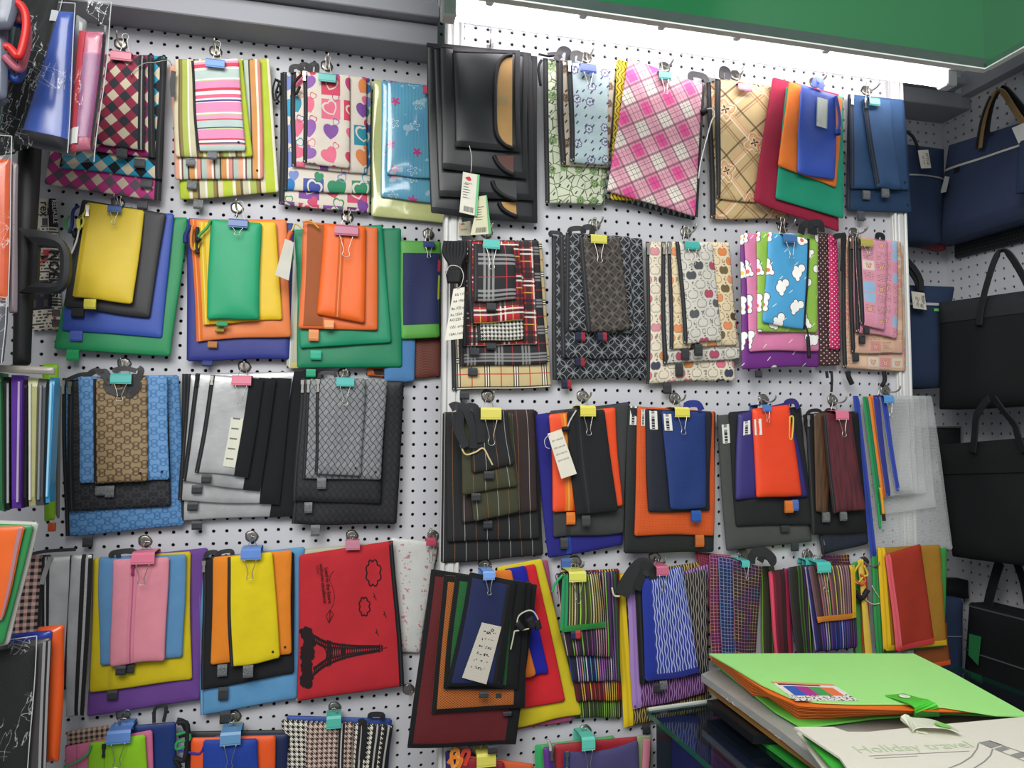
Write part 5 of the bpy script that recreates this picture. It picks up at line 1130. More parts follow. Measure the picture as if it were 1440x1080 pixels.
def tag(ref, q, Y, col, label, lines=(), size=0.006, ink=None, group=None, rot=None, edge=None, mark=False, bars=False, plane='Y', tie=None, name='hang_tag'):
    """card tag; lines are (text, u, v, size factor)"""
    F = PY if plane == 'Y' else PX
    P = [F(*p, Y) for p in pts8(ref, q)]; n = np.array([0, -1.0, 0]) if plane == 'Y' else np.array([-1.0, 0, 0])
    r = empty(name, (P[0]+P[1])/2, label, 'tag', group)
    k = 6; V_ = P + [p-n*0.0007 for p in P]
    mesh('card', V_, [(0, 3, 2, 1), (4, 5, 6, 7), (0, 1, 5, 4), (1, 2, 6, 5), (2, 3, 7, 6), (3, 0, 4, 7)], plain(col, rough=0.7, bump=0), r)
    at_ = lambda u, v, l=0.0006: P[0]*(1-u)*(1-v)+P[1]*u*(1-v)+P[2]*u*v+P[3]*(1-u)*v+n*l
    R_ = (P[1]-P[0]); R_ = R_/np.linalg.norm(R_); U_ = (P[0]-P[3]); U_ = U_-R_*np.dot(U_, R_); U_ /= np.linalg.norm(U_)
    for t, u, v_, s_ in lines:
        rr, uu = (R_, U_) if not rot else (-U_, R_)
        textmesh('written_words', t, at_(u, v_), rr, uu, size*s_, ink or INK, r)
    if edge:
        Q = [at_(0.86, 0), at_(1, 0), at_(1, 1), at_(0.86, 1)]; mesh('green_edge', Q, [(0, 3, 2, 1)], plain(edge, bump=0), r)
    if mark:
        mm = plain('c0303a', bump=0)
        A = []
        for k in range(16):
            a = k/16*6.283; A.append(at_(0.34+0.17*math.cos(a)*(1+0.2*math.sin(2*a)), 0.14+0.045*math.sin(a)*(1+0.5*math.cos(a)), 0.0008))
        mesh('red_emblem', A, [tuple(range(16))], mm, r)
    if bars:
        R = random.Random(len(label)); V2, F2 = [], []
        x = 0.22
        while x < 0.74:
            w_ = R.choice((0.012, 0.02, 0.03)); o = len(V2); V2 += [at_(x, 0.82), at_(x+w_, 0.82), at_(x+w_, 0.95), at_(x, 0.95)]; F2.append((o, o+3, o+2, o+1)); x += w_+R.choice((0.012, 0.02))
        for i in range(6):
            o = len(V2); y = 0.28+i*0.065; V2 += [at_(0.1, y, .0005), at_(0.3+0.4*R.random(), y, .0005), at_(0.3+0.3*R.random(), y+0.014, .0005), at_(0.1, y+0.014, .0005)]; F2.append((o, o+3, o+2, o+1))
        mesh('barcode', V2, F2, plain('5c5c58', bump=0), r)
    if tie:
        v, f = tube(smoothline([F(*cv(ref, *[float(a) for a in p.split(',')]), Y+(-0.001 if plane == 'Y' else 0.0)) for p in tie.split()], 4), 0.0006, 5); mesh('tie', v, f, plain('cfcfc8', bump=0), r, smooth=True)
    return r
Yo = YR-0.068
tag('c2', '1025,1020 1085,1010 1085,1085 1025,1085', YR-0.022, 'b9b49c', 'beige tag peeping out lowest under the black organisers', [('Renwei', 0.2, 0.62, 1.0)], 0.0042, plain('7a3038', bump=0), 'swing tags of the black organisers', mark=True)
tag('c2', '1130,886 1168,880 1192,1075 1085,1082', Yo-0.001, 'c9c6a8', 'cream tag with green edge, lower of two on the organisers', [], group='swing tags of the black organisers', edge='5fa872', bars=True)
tag('c2', '1048,762 1132,778 1118,986 1030,966', Yo-0.006, 'cdcbbd', 'white tag with red emblem and green edge on the organisers', [('Renwei', 0.18, 0.27, 1.0)], 0.0042, plain('8a3038', bump=0), 'swing tags of the black organisers', edge='6ab47e', mark=True, bars=True, tie='1080,630 1092,690 1088,765')
tag('c6', '1000,490 1056,482 1046,742 955,752', YR-0.080, 'd9d6c8', 'long white tag with handwritten rows beside the tartan pouches', [('A5 1102) only', 0.22, 0.15, 1), ('A4 1956: 1260', 0.17, 0.28, 1), ('Bc /CE only', 0.13, 0.42, 1), ('Ac.155A only', 0.11, 0.54, 1), ('AO:223. 2nd', 0.12, 0.64, 1), ('155/ .only', 0.18, 0.78, 1), ('15An /only', 0.2, 0.92, 1)], 0.0066, tie='960,420 980,375 1030,380 1050,420 1040,470 1020,490')
tag('c11', '180,288 250,264 328,490 250,516', YR-0.064, 'd9d4c4', 'cream price tag with handwriting on the black and orange pouches', [('2011 (30x22)', 0.12, 0.2, 1), ('2012 (26x18)', 0.12, 0.36, 1), ('2013 (22x14)', 0.12, 0.5, 1), ('2014 (18x10)', 0.12, 0.64, 1)], 0.0042, plain('55555a', bump=0), tie='190,290 165,320 172,355 190,362')
# ================================================================== things at the far left, nearer than the wall
def wrapfilm(S, r, amp=0.006, grow=0.03, mt=None):
    T2 = Soft.__new__(Soft); T2.__dict__.update(S.__dict__); T2.amp = amp
    R = random.Random(int(S.w*1e5)); T2.wv = [(R.uniform(20, 60)*R.choice((-1, 1)), R.uniform(-50, 50), R.uniform(0, 6.28), R.uniform(0.4, 1)) for _ in range(7)]
    V_, F_, n, q = [], [], 26, 34
    for j in range(q+1):
        for i in range(n+1): V_.append(T2.at(-grow+(1+2*grow)*i/n, -grow*1.5+(1+2.2*grow)*j/q, 0.0035+amp))
    for j in range(q):
        for i in range(n): a = j*(n+1)+i; F_.append((a, a+n+1, a+n+2, a+1))
    wp = mesh('plastic_wrap', V_, F_, mt or CLEAR, r, smooth=True)
    for L in ([j*(n+1)+n for j in range(q+1)], [i for i in range(n+1)]):
        v, f = tube([V_[k] for k in L], 0.0007, 4); mesh('wrap_edge', v, f, plain('d6dadb', rough=0.2, bump=0), wp)
def painted_glints(u, v):  # pale streak highlights painted into the film through its alpha
    k = noise(u*70.0+v*20.0, v*16.0-u*10.0, 1.0, 3.0); k2 = noise(u*25.0-v*50.0, v*30.0, 1.0, 2.0)
    k3 = gt(noise(u*14.0, v*9.0, 1.0, 1.0), 0.54); return mx((ab(k-0.5)*-34.0)+0.5, (ab(k2-0.58)*-40.0)+0.45)*k3
def clearfilm():
    M = mat('clear_wrap', lambda u, v: hx('e8ecec'), rough=0.12, spec=0.9, bump=1.0, weave=45.0, vary=0, alpha=lambda u, v: mn(mx(painted_glints(u, v), 0.012), 0.6))
    return M
CLEAR = clearfilm()
WR = lambda S, r: wrapfilm(S, r)
pk = lambda q, Y, mt, lb, g=None, c='document folder', n='hanging_folder', **k: pouch('f', mt, q, Y, lb, g, cat=c, name=n, body='cover', **k)
glossy = lambda c, al=None: mat('gloss_%s_%s' % (c, al), lambda u, v: hx(c), rough=0.22, spec=0.6, alpha=al, bump=0.25, weave=50.0, vary=0.1)
G = 'wrapped document folders at the top left'
pk('-30,-40 60,-40 22,215 -30,225', 0.03, plain('1c3630', rough=0.7, bump=0), 'dark green folder behind the file box handles', G, T=0.008)
pk('34,-40 98,-40 42,208 -4,216', -0.005, plain('101416', rough=0.8, bump=0), 'black document folder in clear wrap at the top left', G, extra=lambda S, r: (WR(S, r), S.strip('spine_edge', 0.93, 1.0, 0, 1, glossy('3a3c3e'), r, 0.0018), S.strip('white_clip', 0.84, 1.02, 0.24, 0.3, plain('c6cace', bump=0), r, 0.004)), T=0.01)
pk('84,16 108,18 96,214 26,200', -0.045, glossy('3a55a4'), 'blue translucent folder in clear wrap beside the argyle pouches', G, extra=lambda S, r: (WR(S, r), S.strip('dark_base', 0.0, 1.0, 0.92, 1.02, plain('12141c', rough=0.7, bump=0), r, 0.002, across='v')), T=0.016)
pk('106,20 122,30 106,222 84,216', -0.005, glossy('8c8f90'), 'grey clear sleeve between the blue and red folders', G, T=0.008)
pk('112,44 150,46 132,212 96,214', -0.03, glossy('b8647c'), 'red and pink translucent folder with rounded corner in clear wrap', G, T=0.012, extra=lambda S, r: (wrapfilm(S, r, 0.005, 0.16), S.strip('red_spine', 0.0, 0.3, 0.0, 1.0, glossy('c4404a'), r, 0.002), S.strip('violet_pocket', 0.32, 0.9, 0.2, 0.9, glossy('8a4a86', 0.6), r, 0.0024), S.strip('dark_edge', 0.92, 1.0, -0.05, 1.0, glossy('20222a'), r, 0.0024), S.strip('price_sticker', 0.0, 0.42, 0.82, 0.95, plain('d6d6d0', bump=0), r, 0.0032)))
G = 'plastic file boxes with coloured handles'
for i, (hc, nm, dy, hp, bq) in enumerate([
   ('2c4a9c', 'blue', 0, '22,36 27,20 33,36 36,60 32,95 24,112 12,104 6,97', '-30,20 18,20 10,150 -30,150'),
   ('c46a7e', 'pink', 1, '24,30 30,15 37,32 39,56 34,84 27,97 15,88 7,80', '-30,-10 17,-10 8,140 -30,140'),
   ('cf2e2c', 'red', 2, '24,4 30,8 36,20 37,40 32,66 26,80 18,72 12,66 6,66', '-30,-30 36,-30 16,42 -30,42')]):
    Y = -0.10-0.022*i
    S = pk(bq, Y, glossy('6c7486', 0.9), 'grey translucent file box with %s carrying handle' % nm, G, 'file box', 'hanging_file_box', T=0.012)
    P = [PY(*[float(a) for a in p.split(',')], Y-0.008) for p in hp.split()]
    v, f = tube(smoothline(P, 5), [0.0062]*(5*(len(P)-1)+1), 8); mesh('handle', v, f, plain(hc, rough=0.35, bump=0), S.root, smooth=True)
G = 'goods hanging at the far left'
pk('-30,222 16,224 12,420 -30,430', -0.09, glossy('d0582c'), 'orange folder in crinkled clear wrap at the left edge', G, extra=lambda S, r: wrapfilm(S, r, 0.007, 0.1), T=0.008)
pk('14,225 26,230 24,440 12,440', -0.08, glossy('7a6e74'), 'grey plastic sleeve beside the wrapped orange folder', G, T=0.006)
pk('-30,420 12,424 6,510 -30,515', -0.085, glossy('55575e'), 'grey wrapped folder low at the left edge', G, T=0.006, extra=WR)
S = pk('26,150 60,160 44,512 18,520', 0.07, BLACKN, 'black briefcase seen edge-on with a moulded carrying handle', None, 'briefcase', 'hanging_briefcase', T=0.02)
def ringpts(T): return smoothline([PY(x, y, 0.035) for x, y in T], 5)
ou = ringpts(((26, 321), (50, 323), (72, 328), (88, 338), (96, 354), (97, 370), (96, 388), (90, 402), (78, 410), (52, 411), (26, 411)))
inr = ringpts(((50, 346), (60, 345), (72, 346), (80, 348), (83.5, 355), (84, 370), (83, 388), (80, 396), (72, 398), (60, 398), (50, 397)))
n = len(ou); dd = np.array([0, 0.016, 0]); lift = np.array([0, -0.003, 0])
mid_ = [(a+b)/2+lift for a, b in zip(ou, inr)]
V_ = ou+mid_+inr+[p+dd for p in ou]+[p+dd for p in inr]
F_ = []
for k in range(n-1): F_ += [(k, n+k, n+k+1, k+1), (n+k, 2*n+k, 2*n+k+1, n+k+1), (k, k+1, 3*n+k+1, 3*n+k), (2*n+k, 4*n+k, 4*n+k+1, 2*n+k+1), (3*n+k, 3*n+k+1, 4*n+k+1, 4*n+k)]
mesh('handle', V_, F_, plain('26282b', rough=0.5, bump=0.1), S.root)
v, f = bevbox(*sorted((PY(44, 365, 0.035)[0], PY(53, 365, 0.035)[0])), 0.034, 0.05, PY(40, 408, 0.035)[2], PY(40, 325, 0.035)[2], 0.003); mesh('handle_base', v, f, plain('26282b', rough=0.5, bump=0.1), S.root)
NEWS = mat('newsprint', news, rough=0.7)
def words(S, r):
    n = S.Y-0.0088
    textmesh('printed_words', 'rex', PY(57, 283, n), (0.03, 0, -1), (1, 0, 0.03), 0.022, INK, r, bold=0.01)
    textmesh('printed_words', 'RELIABLE', PY(72.5, 281, n), (0.12, 0, -1), (1, 0, 0.12), 0.0115, PAPER, r)
    textmesh('printed_words', 'NOEI', PY(69, 352, n), (0.04, 0, -1), (1, 0, 0.04), 0.026, INK, r, bold=0.02)
    textmesh('printed_words', 'SIII', PY(69, 411, n), (0.02, 0, -1), (1, 0, 0.02), 0.022, INK, r, bold=0.02)
    red = plain('b83240', bump=0, vary=0)
    mesh('flag_print', [PY(x, y, n) for x, y in ((61, 351), (69, 351), (69, 358), (60, 358))], [(0, 3, 2, 1)], red, r)
    mesh('flag_print', [PY(x, y, n) for x, y in ((57, 367), (68, 361), (68, 364), (56, 371))], [(0, 3, 2, 1)], red, r)
    mesh('flag_print', [PY(x, y, n) for x, y in ((57, 359), (68, 360), (58, 366))], [(0, 2, 1)], INK, r)
    for x, y in ((67, 442), (77, 447), (77, 458)):
        mesh('star_print', [PY(x+(3.6 if k % 2 == 0 else 1.5)*math.sin(k*0.6283), y-(3.6 if k % 2 == 0 else 1.5)*math.cos(k*0.6283), n) for k in range(10)], [tuple(range(9, -1, -1))], plain('8e3a44', bump=0), r)
pouch('f', NEWS, '54,279 80,280 88,464 44,466', YL-0.012, 'black and cream newsprint pattern pouch behind the briefcase handle', G, extra=lambda S, r: (S.strip('print_panel', 0.02, 0.55, 0.0, 0.125, plain('d0c9b6', bump=0), r, 0.0012), S.strip('print_panel', 0.62, 1.0, 0.0, 0.22, plain('26262e', bump=0), r, 0.0012), words(S, r)), amp=0.001)
def spine(q, Y, th, mt, lb, g, c='zip file', n='hanging_zip_file', extra=None):
    """file seen edge-on: outline in the picture at Y, running back to the wall by th"""
    P = [PY(*p, Y) for p in pts8('c9', q)]; r = empty(n, (P[0]+P[1])/2, lb, c, g)
    ins = [p*0.86+sum(P)/4*0.14+np.array([0, -0.004, 0]) for p in P]
    V_ = ins + P + [p+np.array([0, th, 0]) for p in P]
    F_ = [(0, 3, 2, 1)]
    for k in range(4): j = (k+1) % 4; F_ += [(k, j, 4+j, 4+k), (4+k, 4+j, 8+j, 8+k)]
    F_.append((8, 9, 10, 11))
    mesh('cover', V_, F_, mt, r)
    if extra: extra(P, r)
G = 'zip files hanging edge-on at the far left'
def zipedge(col, s=0.5):
    def f(P, r):
        a = P[0]*(1-s)+P[1]*s; b = P[3]*(1-s)+P[2]*s; d = np.array([0, -0.006, 0])
        v, fc = tube([a*0.95+b*0.05+d, b*0.95+a*0.05+d], 0.0018, 6); mesh('zipper', v, fc, plain(col, bump=0), r)
    return f
spine('-40,150 14,160 22,860 -40,850', -0.03, 0.022, glossy('2f6a42'), 'green zip file, leftmost of the edge-on files', G)
spine('20,180 52,180 52,850 24,850', -0.026, 0.022, glossy('17181a'), 'black zip file between green and purple ones', G, extra=zipedge('a9abae', 0.85))
spine('58,170 122,172 108,846 62,846', -0.03, 0.022, glossy('5a2f94'), 'purple zip file hanging edge-on', G, extra=zipedge('b8a8c8', 0.72))
spine('124,190 142,190 140,838 116,838', -0.02, 0.022, glossy('1f1f22'), 'thin black file right of the purple one', G)
spine('144,180 196,186 182,830 148,835', -0.03, 0.022, glossy('a9a878'), 'pale yellow clear file with white wrapped top', G, extra=zipedge('d2d4c8', 0.3))
spine('198,190 240,190 222,830 186,832', -0.028, 0.022, glossy('4a4d50'), 'smoke grey clear file beside the light blue one', G, extra=zipedge('8a8c90', 0.4))
spine('254,182 282,182 252,815 232,818', -0.032, 0.022, glossy('3f9cd0'), 'light blue zip file hanging edge-on', G, extra=zipedge('9ad0ec', 0.5))
pouch('c9', nylon('8cc41f'), '215,112 296,116 280,905 225,912', 0.10, 'lime green pouch with orange tab behind the edge-on files', G, tab=(264, 940, 34, 46, 'c4582c'), T=0.01)
pouch('c9', glossy('6a6a62'), '288,200 312,230 300,900 280,880', 0.12, 'grey mesh pouch edge left of the blue monogram pouches', G, T=0.004)
pk('-30,512 76,516 78,527 -30,522', -0.05, glossy('9a948c', 0.85), 'crumpled clear header strip over the edge-on files', G, 'plastic header', 'hanging_header_strip', T=0.004)
G = 'sheet folders leaning at the lower left'
pk('-30,730 55,734 14,905 -30,915', -0.10, mat('milky', lambda u, v: hx('bfc2b8'), rough=0.3, alpha=0.9, bump=0.2, weave=60.0), 'milky white folder behind green and orange sheets', G, T=0.004)
pk('-30,736 48,738 6,905 -30,912', -0.108, glossy('2f8a4c'), 'green folder in front of the milky one', G, T=0.003)
pk('-30,741 37,740 4,872 -30,885', -0.115, glossy('ea6a28'), 'bright orange sheet folder, front of the leaning ones', G, T=0.003, extra=lambda S, r: S.strip('mauve_edge', 0.88, 0.97, 0.02, 1.0, glossy('b08088'), r, 0.0014))
G = 'wrapped folders at the bottom left'
pk('52,882 92,878 84,1070 66,1072', -0.02, glossy('e25a20'), 'orange folder with tall orange spine at the bottom left', G, T=0.012)
pk('-30,895 75,886 58,1100 -30,1100', -0.03, glossy('2a3c9c'), 'blue folder with its top edge showing above the black one', G, T=0.006)
pk('-30,912 72,896 64,1110 -30,1110', -0.045, glossy('4a4648'), 'grey sleeve with pale edges right of the black wallet', G, T=0.005, extra=lambda S, r: (S.strip('pale_edge', 0.90, 0.94, 0.02, 1.0, glossy('9a9a9c'), r, 0.0015), S.strip('pale_edge', 0.97, 1.0, 0.02, 1.0, glossy('9a9a9c'), r, 0.0015), S.strip('gap_shade', 0.94, 0.97, 0.02, 1.0, glossy('242022'), r, 0.0014)))  # strip between the pale edges paints the shade of a gap
pk('-30,918 50,908 38,1120 -30,1120', -0.06, plain('121614', rough=0.7, bump=0), 'black document wallet in crinkled clear wrap at the bottom left', G, T=0.006, extra=lambda S, r: wrapfilm(S, r, 0.006, 0.05))
# ================================================================== bags in the right-hand corner
XW = PY(1324.7, 175, YL)[0]
DN = canvas('283752'); DN2 = canvas('36425e'); DK = canvas('121416'); DK2 = canvas('17191b')
def bagstrap(ref, r, X, line, w, mt, name='handle', plane='X', th=0.003):
    F = PX if plane == 'X' else PY
    P = [F(*cv(ref, *[float(a) for a in p.split(',')]), X) for p in line.split()]
    px, py = cv(ref, *[float(a) for a in line.split()[0].split(',')]); d = F(px, py, X)-CAM
    k = np.dot(d, fw)/FLEN/REF[ref][2]
    v, f = ribbon(P, w*k, th, side=(0.3, 0.9, 0.25) if plane == 'X' else (1, 0, 0.3)); return mesh(name, v, f, mt, r)
bag = lambda *a, **k: pouch(*a, None, cat='bag', body='bag_body', soft=0.016, **{'T': 0.02, **k})
SILVZ = plain('a9abac', rough=0.4, bump=0)
def _(S, r):
    S.strip('zipper', 0, 1, 0.33, 0.345, SILVZ, r, 0.002, across='v'); bagstrap('c4', r, S.Y-0.03, '846,450 880,480 905,540 912,560', 14, BLACK, plane='Y')
bag('c4', DN, '790,508 1035,540 1018,1012 800,1005', YL-0.085, 'dark navy laptop bag behind the slanting navy pouches', name='hanging_laptop_bag', deep=0.05, extra=_)
bag('c4', plain('6a1f30', rough=0.6), '790,960 1050,985 1040,1052 800,1000', YL-0.05, 'dark red bag showing only its bottom edge under the laptop bag', name='hanging_tote_bag', deep=0.02, T=0.008)
def _(S, r):
    S.strip('zipper', 0, 1, 0.18, 0.205, SILVZ, r, 0.002, across='v'); S.strip('size_label', 0.56, 0.70, 0.235, 0.262, plain('6ac46a', bump=0), r, 0.003, across='v')
    bagstrap('c8', r, S.Y-0.03, '805,240 840,280 870,330 900,380 915,440', 36, BLACK, plane='Y'); bagstrap('c8', r, S.Y-0.034, '835,262 880,310 915,370 918,430', 30, BLACKN, plane='Y')
bag('c8', DN, '800,398 1085,408 1018,918 815,925', YL-0.085, 'navy laptop sleeve with silver zipper and green label', name='hanging_laptop_sleeve', deep=0.05, extra=_)
tag('c8', '870,430 936,440 947,525 880,516', YL-0.125, 'c9c6b6', 'white handwritten tag on the navy laptop sleeve', [('511', 0.2, 0.46, 1), ('7', 0.32, 0.64, 1), ('元', 0.2, 0.84, 1), ('·', 0.4, 0.26, 1), ('连', 0.66, 0.38, 1.1), ('龙', 0.64, 0.62, 1.1), ('布', 0.5, 0.9, 1.1)], 0.0100)
tag('c4', '903,545 955,542 970,634 920,636', YL-0.125, 'cdcabc', 'white handwritten tag on the navy laptop bag', [('6', 0.28, 0.46, 1), ('1', 0.3, 0.62, 1), ('5', 0.28, 0.8, 1), ('·', 0.4, 0.22, 1), ('连', 0.6, 0.36, 1), ('龙', 0.6, 0.6, 1), ('布', 0.6, 0.84, 1)], 0.0105)
bag('c12', DK, '880,250 1118,250 1118,362 890,365', YL-0.06, 'small black case with a metal top bar on the back board', name='hanging_small_case', deep=0.03, T=0.01, extra=lambda S, r: S.strip('metal_bar', 0, 1, 0.0, 0.08, METAL, r, 0.003, across='v'))
def checker(u, v): return mix(gt(fr(u/0.008), 0.6)*1.0*gt(fr(v/0.008), 0.5), '1a1c1e', '35393c')
bag('c8', mat('dark_check', checker, rough=0.6), '1088,30 1640,-110 1640,120 1092,266', XW-0.012, 'dark checked bag showing below the navy briefcase', name='hanging_tote_bag', deep=0.009, T=0.010, plane='X')
def _(S, r):
    S.strip('zipper', 0.0, 1, 0.25, 0.272, plain('c9c8c0', bump=0), r, 0.002, across='v'); S.strip('lower_panel', 0, 1, 0.86, 1.0, canvas('333d58'), r, 0.0015, across='v'); S.strip('piping', 0.0, 0.012, 0.1, 1.0, plain('8a8470', bump=0), r, 0.002)
    WB = mat('webbing', lambda u, v: hx('97794f'), rough=0.8, vary=0.1)
    bagstrap('c4', r, S.Y-0.026, '1215,535 1228,440 1250,340 1285,262 1330,250 1385,330 1450,430', 34, WB); bagstrap('c4', r, S.Y-0.02, '1250,470 1262,380 1285,290 1320,240 1350,240 1420,320 1480,400', 40, BLACKN); bagstrap('c4', r, S.Y-0.029, '1198,540 1215,430 1240,340 1270,270', 12, BLACKN)
    S.strip('brand_patch', 0.15, 0.21, 0.28, 0.33, plain('1a1c22', bump=0), r, 0.003)
bag('c4', DN2, '1062,520 1640,338 1640,832 985,1028', XW-0.075, 'navy briefcase with tan webbing handles and a white zipper', name='hanging_briefcase', deep=0.045, plane='X', extra=_)
tag('c4', '1378,432 1480,388 1500,470 1412,510', XW-0.118, 'd2d2ce', 'white paper tag on the navy briefcase', [], plane='X')
tag('c4', '1040,675 1062,680 1045,755 1015,762', XW-0.105, 'b9bcb8', 'small white tag hanging from the briefcase zipper', [], plane='X')
bag('c4', DN, '1420,500 1660,420 1660,700 1400,770', XW-0.135, 'navy pouch with pale seam in front of the briefcase', name='hanging_tote_bag', deep=0.01, T=0.008, plane='X')
def _(S, r):
    S.strip('top_band', 0, 1, 0.0, 0.2, canvas('26282a'), r, 0.0015, across='v')
    bagstrap('c8', r, S.Y-0.025, '1212,600 1222,520 1245,420 1285,290 1318,232 1360,240 1410,310 1470,420', 46, canvas('242628'))
bag('c8', DK2, '1015,488 1640,402 1640,1005 1015,1028', XW-0.135, 'large black tote bag hung by two loop handles', name='hanging_tote_bag', deep=0.045, plane='X', extra=_)
def _(S, r):
    S.strip('flap', 0, 1, 0.0, 0.27, canvas('151718'), r, 0.003, across='v')
    bagstrap('c12', r, S.Y-0.026, '1180,380 1190,300 1200,200 1235,140 1262,110', 50, canvas('1c1e20')); bagstrap('c12', r, S.Y-0.026, '1290,110 1330,165 1390,240 1410,300 1440,380', 50, canvas('1c1e20'))
bag('c12', canvas('16181a'), '998,345 1640,292 1640,985 1078,908', XW-0.15, 'wide black bag with darker flap below the tote', name='hanging_tote_bag', deep=0.06, plane='X', extra=_)
def _(S, r):
    S.strip('piping', 0.94, 0.97, 0.0, 1.0, plain('6e7480', bump=0), r, 0.002); S.strip('zipper', 0.0, 0.9, 0.4, 0.41, plain('7a808a', bump=0), r, 0.002, across='v')
bag('c16', DN, '980,285 1158,300 1152,720 985,720', YL-0.085, 'navy bag with grey piping behind the red mesh pouches', name='hanging_tote_bag', deep=0.05, extra=_)
bag('c16', DK, '1040,210 1182,215 1185,300 1040,300', YL-0.05, 'round-topped black bag behind the piped navy one', name='hanging_tote_bag', deep=0.03)
def _(S, r):
    S.strip('zipper', 0, 1, 0.46, 0.475, plain('4a4c4e', bump=0), r, 0.002, across='v'); S.strip('top_seam', 0, 1, 0.02, 0.035, plain('3a3c3e', bump=0), r, 0.002, across='v')
    bagstrap('c16', r, S.Y+0.006, '1262,400 1280,300 1310,190 1330,130', 60, canvas('1a1b1d')); bagstrap('c16', r, S.Y+0.006, '1405,130 1440,230 1460,330', 60, canvas('1a1b1d'))
bag('c16', canvas('0e1012'), '1190,318 1640,430 1640,960 1160,760', XW-0.085, 'black bag lowest in the corner with grey zipper', name='hanging_tote_bag', deep=0.06, plane='X', extra=_)
tag('c16', '1188,462 1242,476 1228,608 1184,560', XW-0.122, '1f6a3a', 'green cardboard tag on the lowest black bag', [], plane='X')
# ================================================================== glass counter and folders in front
ZC = ZS-0.60
A = PZ(910, 999, ZC); D = PZ(1003, 1080, ZC); dirL = (D-A)/np.linalg.norm(D-A); E_ = A+dirL*0.95; Bk = PZ(1010, 985, ZC); dirB = (Bk-A)/np.linalg.norm(Bk-A)
B_ = A+dirB*((0.92-A[0])/dirB[0]); C_ = np.array([0.92, E_[1], ZC])
cnt = empty('glass_counter', (A+C_)/2*np.array([1, 1, 0]), 'glass display counter with green-edged top carrying the folders', 'counter')
GLT = mat('counter_glass', lambda u, v: hx('0f1b26'), rough=0.04, spec=0.8, alpha=0.55, bump=0, vary=0, coat=1.0)
GLE = mat('glass_edge', lambda u, v: hx('12543c'), rough=0.15, spec=0.6, bump=0, vary=0)
PZS = [A, B_, C_, E_]; dn = np.array([0, 0, -0.010])
mesh('glass_top', PZS, [(0, 3, 2, 1)], GLT, cnt)
mesh('glass_edge', PZS + [p+dn for p in PZS], [(0, 1, 5, 4), (1, 2, 6, 5), (2, 3, 7, 6), (3, 0, 4, 7)], GLE, cnt)
v, f = tube([A+np.array([0.002, 0.0, 0.001]), A+dirB*0.22+np.array([0, 0.0, 0.001])], 0.004, 6); mesh('metal_strip', v, f, plain('b4bcb4', rough=0.3, bump=0), cnt)
inn = [p*0.97+(A+C_)/2*0.03 for p in PZS]
side = [inn[0]+dn, inn[3]+dn, inn[3]+np.array([0, 0, -0.5]), inn[0]+np.array([0, 0, -0.5])]
mesh('side_pane', side, [(0, 1, 2, 3)], mat('side_glass', lambda u, v: hx('2a3a44'), rough=0.05, spec=0.8, alpha=0.25, bump=0, vary=0), cnt)
lo = [np.array([p[0], p[1], 0.0]) for p in inn]; hi = [np.array([p[0], p[1], ZC-0.30]) for p in inn]
mesh('cabinet_base', lo+hi, [(0, 1, 2, 3), (7, 6, 5, 4), (0, 4, 5, 1), (1, 5, 6, 2), (2, 6, 7, 3), (3, 7, 4, 0)], plain('2c3138', rough=0.5), cnt)
mid = [inn[1], inn[2]]
mesh('back_pane', [inn[0]+dn, inn[1]+dn, np.array([inn[1][0], inn[1][1], ZC-0.3]), np.array([inn[0][0], inn[0][1], ZC-0.3])], [(0, 1, 2, 3)], plain('1a2026'), cnt)
# things inside the case
nrm = np.cross(dirL, [0, 0, 1.0]); ins_ = -nrm if np.dot(-nrm, C_-A) > 0 else nrm
def case_binder(t0, t1, off, ztop, mt, lb, th=0.03):
    a, b = A+dirL*t0+ins_*off, A+dirL*t1+ins_*off; w = ins_*th
    q = [a, b, b+w, a+w]; lo_ = [np.array([p[0], p[1], ZC-0.295]) for p in q]; hi_ = [np.array([p[0], p[1], ztop]) for p in q]
    r = empty('ring_binder', lo_[0], lb, 'binder', 'binders inside the glass counter')
    mesh('cover', lo_+hi_, [(3, 2, 1, 0), (4, 5, 6, 7), (0, 1, 5, 4), (1, 2, 6, 5), (2, 3, 7, 6), (3, 0, 4, 7)], mt, r)
    v_, f_ = tube([(hi_[0]+hi_[3])/2-np.array([0, 0, 0.0])-dirL*0.001+np.array([0, 0, -0.02]), (lo_[0]+lo_[3])/2-dirL*0.001+np.array([0, 0, 0.01])], th*0.46, 8); mesh('spine', v_, f_, mt, r, smooth=True)
case_binder(0.03, 0.40, 0.035, ZC-0.03, plain('20246c', rough=0.4, bump=0), 'navy blue binder standing nearest the side glass')
case_binder(0.05, 0.42, 0.085, ZC-0.035, plain('1b2a52', rough=0.4, bump=0), 'dark blue binder second from the side glass')
case_binder(0.05, 0.42, 0.15, ZC-0.05, plain('15181c', rough=0.4, bump=0), 'black binder third from the side glass')
case_binder(0.05, 0.45, 0.22, ZC-0.05, plain('7a2a2c', rough=0.4, bump=0), 'dark red binder furthest inside the counter')
def slab(name, px, z, th, mt, lb, cat, par=None, part=None, g=None):
    """flat sheet whose outline is seen in the picture at height z"""
    P = [PZ(x, y, z) for x, y in px]; n = len(P)
    if par is None: par = empty(name, sum(P)/n-np.array([0, 0, th]), lb, cat, g); part = part or 'cover'
    V_ = P+[p-np.array([0, 0, th]) for p in P]
    F_ = [tuple(range(n)), tuple(range(2*n-1, n-1, -1))]+[(k, n+k, n+(k+1) % n, (k+1) % n) for k in range(n)]
    P0 = np.array(P); area = sum(P0[k][0]*P0[(k+1) % n][1]-P0[(k+1) % n][0]*P0[k][1] for k in range(n))
    if area < 0: F_ = [q[::-1] for q in F_]
    mesh(part, V_, F_, mt, par); return par
